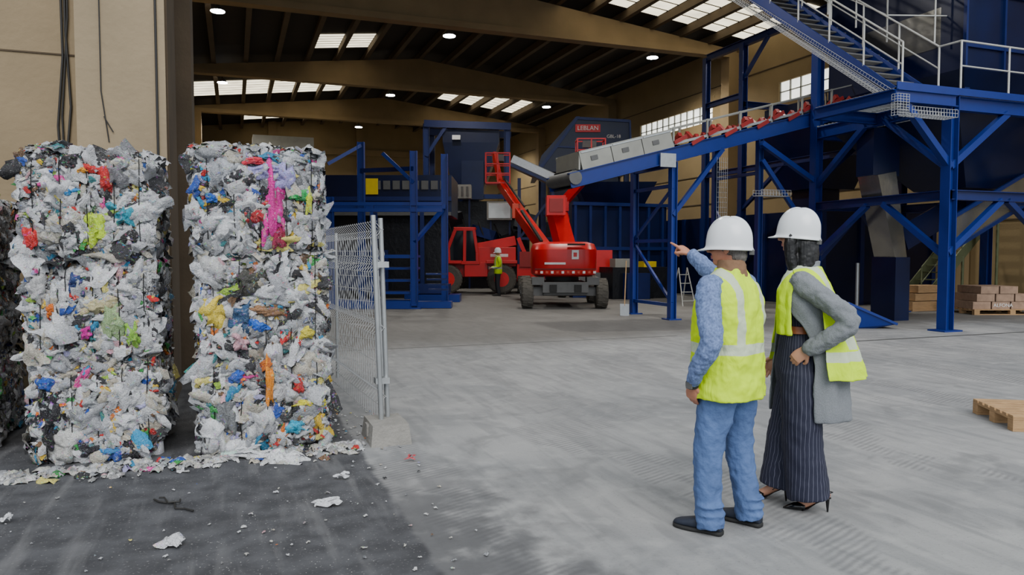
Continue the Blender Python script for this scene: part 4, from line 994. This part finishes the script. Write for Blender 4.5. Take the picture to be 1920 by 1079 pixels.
b.limb([(-.16,-.01,1.42), LS, (-.27,-.05,1.26), LE, (-.295,-.01,.98), LW], [.06,.070,.066,.060,.052,.042], m_shirt, 18)
RS, RE, RW = V((.205,.02,1.41)), V((.265,.245,1.445)), V((.285,.44,1.585))
b.limb([(.15,-.01,1.42), RS, (.24,.13,1.42), RE, (.275,.35,1.52), RW], [.06,.070,.066,.060,.052,.041], m_shirt, 18)
b.secs([(0,0,.9,.17,.13), (0,0,1.2,.18,.135), (0,-.01,1.4,.16,.10), (0,-.012,1.5,.08,.075)], m_shirt)
organic(b, 'shirt', man, .008, 4, .022, .05)
b = MB(); b.secs([(0,-.02,1.455,.102,.090), (0,-.02,1.50,.088,.084), (0,-.018,1.535,.080,.080), (0,-.012,1.56,.073,.073)], m_brown, 24); organic(b, 'knit_collar', man, .006, 3, .008, .03)
fdir = V((.31, .62, 1.68))-RW
hand(man, frameT(RW+fdir.normalized()*.03, fdir, (.0,-.3,1)), m_skinm, [.03, 1.05, 1.2, 1.25], 'right_hand', .7)
hand(man, frameT(LW+V((.012,.015,-.035)), V((.045,.03,-.10)), V((-1,.1,-.3))), m_skinm, [.3,.35,.4,.45], 'left_hand', .6)
b = MB(); b.tube(LW+V((0,.005,-.012)), LW+V((.008,.01,-.035)), .036, m_black, 20); b.box(LW+V((-.035,.0,-.024)), (.012,.036,.036), m_grey); b.obj('wristwatch', man)
HT = Matrix.Translation((0.012, .012, 1.635)) @ RZ(rad(20)) @ Matrix.Rotation(rad(4), 4, 'X')
head(man, HT, m_skinm, 'man_')
b = MB(); b.T = HT; b.ell((0,-.022,.02), (.082,.098,.088), m_ghair, 24, 16); b.ell((0,-.058,-.045), (.064,.052,.056), m_ghair)
organic(b, 'hair', man, .005, 2, .008, .015)
helmet(man, HT @ Matrix.Rotation(rad(-2), 4, 'X') @ Matrix.Translation((0, -.004, .014)), 'hard_hat')

# ---------------- woman
wom = empty('woman', C(1.80, 4.62), rad(68)-YAW)
b = MB(); LFt, RFt = V((-.07,-.085,0)), V((.07,.16,0))
b.secs([(0,-.01,.80,.165,.145), (0,-.01,.92,.172,.148), (0,-.005,1.04,.150,.122), (0,0,1.13,.132,.106), (0,.01,1.25,.148,.118), (0,.005,1.36,.160,.112), (0,-.01,1.45,.135,.085), (0,-.012,1.50,.07,.06)], m_pin, 32)
b.limb([(-.075,-.01,.86), (-.088,-.02,.66), (-.080,-.035,.40), (-.075,-.075,.085)], [.115,.120,.120,.126], m_pin, 24, caps=(1, 0))
b.limb([(.075,.0,.86), (.088,.03,.66), (.080,.07,.40), (.075,.105,.10)], [.115,.118,.116,.120], m_pin, 24, caps=(1, 0))
organic(b, 'pinstripe_jumpsuit', wom, .009, 4, .020, .10)
b = MB(); b.secs([(0,.0,1.105,.146,.120), (0,0,1.12,.144,.119), (0,0,1.145,.143,.117), (0,0,1.15,.140,.115)], m_belt, 36); b.box((0,.121,1.128), (.05,.014,.05), m_galv); b.obj('leather_belt', wom)
def shell(name, rows, mat, thick=.010, parent=None, nphi=40, wave=0., seed=0):
    """rows: (z, phi0, phi1 [deg, from +Y towards +X], rx, ry, cx, cy) -> open garment panel"""
    b = MB(); sub = 4; tot = (len(rows)-1)*sub; cols = list(zip(*rows)); vs = []
    for k in range(tot+1):
        z, p0, p1, rx, ry, cx, cy = [crom(list(c), k/sub) for c in cols]
        for i in range(nphi+1):
            a = rad(p0+(p1-p0)*i/nphi); low = max(0, 1-k/tot)
            wv = 1 + wave*low*math.sin(i*.75+seed) + .012*noise.noise(V((i*.25, z*9, seed)))
            vs.append(V((cx+rx*wv*math.sin(a), cy+ry*wv*math.cos(a), z)))
    n = nphi+1
    b.add(vs, [(k*n+i, k*n+i+1, (k+1)*n+i+1, (k+1)*n+i) for k in range(tot) for i in range(nphi)], mat, True)
    o = b.obj(name, parent); s = o.modifiers.new('solid', 'SOLIDIFY'); s.thickness = thick; s.offset = 0
    s2 = o.modifiers.new('sub', 'SUBSURF'); s2.levels = 1; s2.render_levels = 1
    d = o.modifiers.new('wrinkle', 'DISPLACE'); d.texture = ctex(.08); d.strength = .018; d.texture_coords = 'LOCAL'
    return o
shell('wool_coat', [(.575,30,258,.215,.255,0,-.045), (.75,32,258,.208,.245,0,-.040), (.95,34,256,.200,.225,0,-.035), (1.12,36,262,.190,.195,0,-.02),
                    (1.28,34,300,.200,.165,0,-.005), (1.40,28,330,.198,.138,0,-.01), (1.46,26,334,.160,.110,0,-.015), (1.515,24,336,.085,.085,0,-.022), (1.55,30,330,.078,.082,0,-.028)], m_coat, .014, wom, wave=.05)
b = MB()
wS, wE, wW = V((-.185,-.02,1.415)), V((-.235,-.275,1.205)), V((-.20,-.07,1.035))
b.limb([(-.12,-.01,1.43), wS, (-.225,-.16,1.31), wE, (-.23,-.18,1.10), wW], [.062,.068,.064,.062,.058,.052], m_coat, 18)
b.limb([(.12,-.01,1.43), (.19,-.01,1.41), (.24,-.04,1.28), (.27,-.06,1.14), (.27,.04,1.00), (.25,.12,.92)], [.062,.068,.066,.062,.058,.054], m_coat, 18)
organic(b, 'coat_sleeves', wom, .008, 5, .030, .06)
shell('hi_vis_vest_back', [(.84,118,250,.25,.325,0,-.06), (.95,120,250,.24,.305,0,-.05), (1.12,122,246,.228,.262,0,-.035), (1.28,116,240,.222,.210,0,-.015), (1.40,100,256,.215,.165,0,-.012), (1.47,70,290,.170,.128,0,-.015), (1.515,50,310,.105,.100,0,-.02)], m_vestw, .006, wom, wave=.05, seed=2)
shell('hi_vis_vest_front_left', [(1.10,282,318,.205,.175,0,0), (1.22,284,320,.215,.175,0,0), (1.34,284,324,.215,.165,0,0), (1.43,276,326,.190,.135,0,-.005), (1.50,262,322,.120,.105,0,-.015), (1.52,255,318,.100,.098,0,-.02)], m_vestw, .006, wom, 16, .02)
shell('hi_vis_vest_front_right', [(.90,40,80,.24,.24,0,0), (1.10,40,78,.225,.20,0,0), (1.28,38,76,.225,.18,0,0), (1.42,34,84,.200,.145,0,-.005), (1.50,38,98,.120,.105,0,-.015)], m_vestw, .006, wom, 16, .02)
hand(wom, frameT(wW+V((.012,.03,-.02)), V((.10,.55,-.55)), V((-1,.2,.2))), m_skin, [.5,.55,.6,.65], 'left_hand', .5)
hand(wom, frameT(V((.25,.145,.895)), V((-.1,.5,-.9)), V((1,0,0))), m_skin, [.35,.4,.45,.5], 'right_hand', .5)
WT = Matrix.Translation((0, .02, 1.705)) @ RZ(rad(-14)) @ Matrix.Rotation(rad(6), 4, 'X')
head(wom, WT @ Matrix.Diagonal((.95,.95,.95,1)), m_skin, 'woman_')
b = MB(); b.T = WT
b.ell((0,-.025,.02), (.090,.104,.088), m_bhair, 24, 16); b.ell((0,-.05,-.06), (.092,.085,.085), m_bhair); b.ell((0,-.07,-.15), (.094,.070,.085), m_bhair)
b.secs([(0,-.085,-.30,.075,.020), (0,-.085,-.26,.092,.040), (0,-.08,-.18,.096,.058), (0,-.07,-.10,.092,.070), (0,-.05,-.02,.088,.080)], m_bhair, 24)
for s in (-1, 1): b.limb([(s*.066,-.01,.04), (s*.082,.012,-.03), (s*.084,.005,-.10), (s*.086,-.015,-.18), (s*.080,-.04,-.25), (s*.076,-.06,-.29)], [.030,.038,.038,.034,.026,.012], m_bhair, 14)
organic(b, 'hair', wom, .005, 3, .007, .03)
helmet(wom, WT @ Matrix.Translation((0,-.004,.016)), 'hard_hat')
def pump(b, p, yaw):
    T0 = b.T; b.T = Matrix.Translation(V(p)) @ RZ(yaw)
    def rg(y, w, z0, z1, n=14): return [V((w*math.cos(a), y, (z0+z1)/2+(z1-z0)/2*math.sin(a))) for a in [2*math.pi*i/n for i in range(n)]]
    b.rings([rg(.160,.003,.004,.012), rg(.13,.016,.002,.030), rg(.10,.030,.002,.044), rg(.06,.038,.002,.052), rg(.035,.038,.003,.046)], m_heel)
    b.rings([rg(.05,.034,.0,.012), rg(.02,.030,.010,.020), rg(-.03,.022,.048,.058), rg(-.08,.026,.078,.088), rg(-.105,.024,.082,.092), rg(-.118,.010,.084,.092)], m_heel)
    b.tube((0,-.098,.084), (0,-.100,0.0), .013, m_heel, 12, .005)
    b.limb([(-.03,-.02,.072), (-.032,-.07,.115), (0,-.128,.125), (.032,-.07,.115), (.03,-.02,.072)], [.003]*5, m_heel, 6, 4)
    b.T = T0
def foot(b, p, yaw):
    T0 = b.T; b.T = Matrix.Translation(V(p)) @ RZ(yaw)
    b.limb([(0,.08,.026), (0,.04,.040), (0,-.01,.072), (0,-.055,.105), (0,-.070,.135), (0,-.045,.20), (0,-.02,.30)], [.018,.026,.029,.033,.034,.033,.040], m_skin, 16); b.ell((0,-.09,.108), (.026,.028,.026), m_skin)
    b.T = T0
b = MB(); pump(b, LFt, rad(8)); pump(b, RFt, rad(-4)); b.obj('high_heel_shoes', wom)
b = MB(); foot(b, LFt, rad(8)); foot(b, RFt, rad(-4)); organic(b, 'feet', wom, .005, 3)

# ---------------- worker in the background
wk = empty('site_worker', C(-.52, 27.6), rad(100)-YAW)
b = MB(); b.secs([(0,0,.80,.15,.12), (0,0,.9,.17,.13), (0,0,1.0,.165,.125)], m_dtro)
for s in (-1, 1): b.limb([(s*.09,0,.86), (s*.11,.03,.47), (s*.12,-.02,.08)], [.10,.078,.065], m_dtro, caps=(1, 0))
organic(b, 'trousers', wk, .012, 4)
b = MB(); shoe(b, (-.12,.03,0), 0, mat=m_black); shoe(b, (.12,.03,0), 0, mat=m_black); b.obj('boots', wk)
b = MB(); b.secs([(0,0,.82,.20,.15), (0,0,1.0,.195,.15), (0,0,1.25,.205,.15), (0,0,1.40,.19,.12), (0,0,1.5,.08,.075)], m_vestb)
for s in (-1, 1): b.limb([(s*.17,0,1.41), (s*.25,-.02,1.14), (s*.16,.22,1.05)], [.068,.055,.042], m_vestb)
organic(b, 'hi_vis_jacket', wk, .012, 4)
for s in (-1, 1): hand(wk, frameT((s*.15,.25,1.05), (-s*.3,1,0), (0,0,1)), m_skinm, [.7]*4, 'left_hand' if s < 0 else 'right_hand', .6, vox=.005)
b = MB(); b.box((0,.33,1.04), (.3,.1,.1), m_grey); b.obj('tool', wk)
T_ = Matrix.Translation((0,.01,1.64)); head(wk, T_, m_skinm, 'worker_'); helmet(wk, T_, 'hard_hat')

# ================================================================== LIGHT + CAMERA
w = bpy.data.worlds.new('overcast_sky'); bpy.context.scene.world = w; w.use_nodes = True
bg = w.node_tree.nodes['Background']; bg.inputs[0].default_value = (.86, .93, 1., 1); bg.inputs[1].default_value = 1.35
s = bpy.data.lights.new('sun', 'SUN'); s.energy = 2.7; s.angle = rad(40); s.color = (1, .97, .93)
so = bpy.data.objects.new('sun', s); so.rotation_euler = Euler((rad(48), 0, rad(-8))); bpy.context.scene.collection.objects.link(so)
cam = bpy.data.cameras.new('camera'); cam.sensor_width = 36; cam.lens = 26; cam.clip_end = 300
co = bpy.data.objects.new('camera', cam); co.location = (0, 0, 1.6); co.rotation_euler = Euler((rad(90-2.68), 0, -YAW))
bpy.context.scene.collection.objects.link(co); bpy.context.scene.camera = co
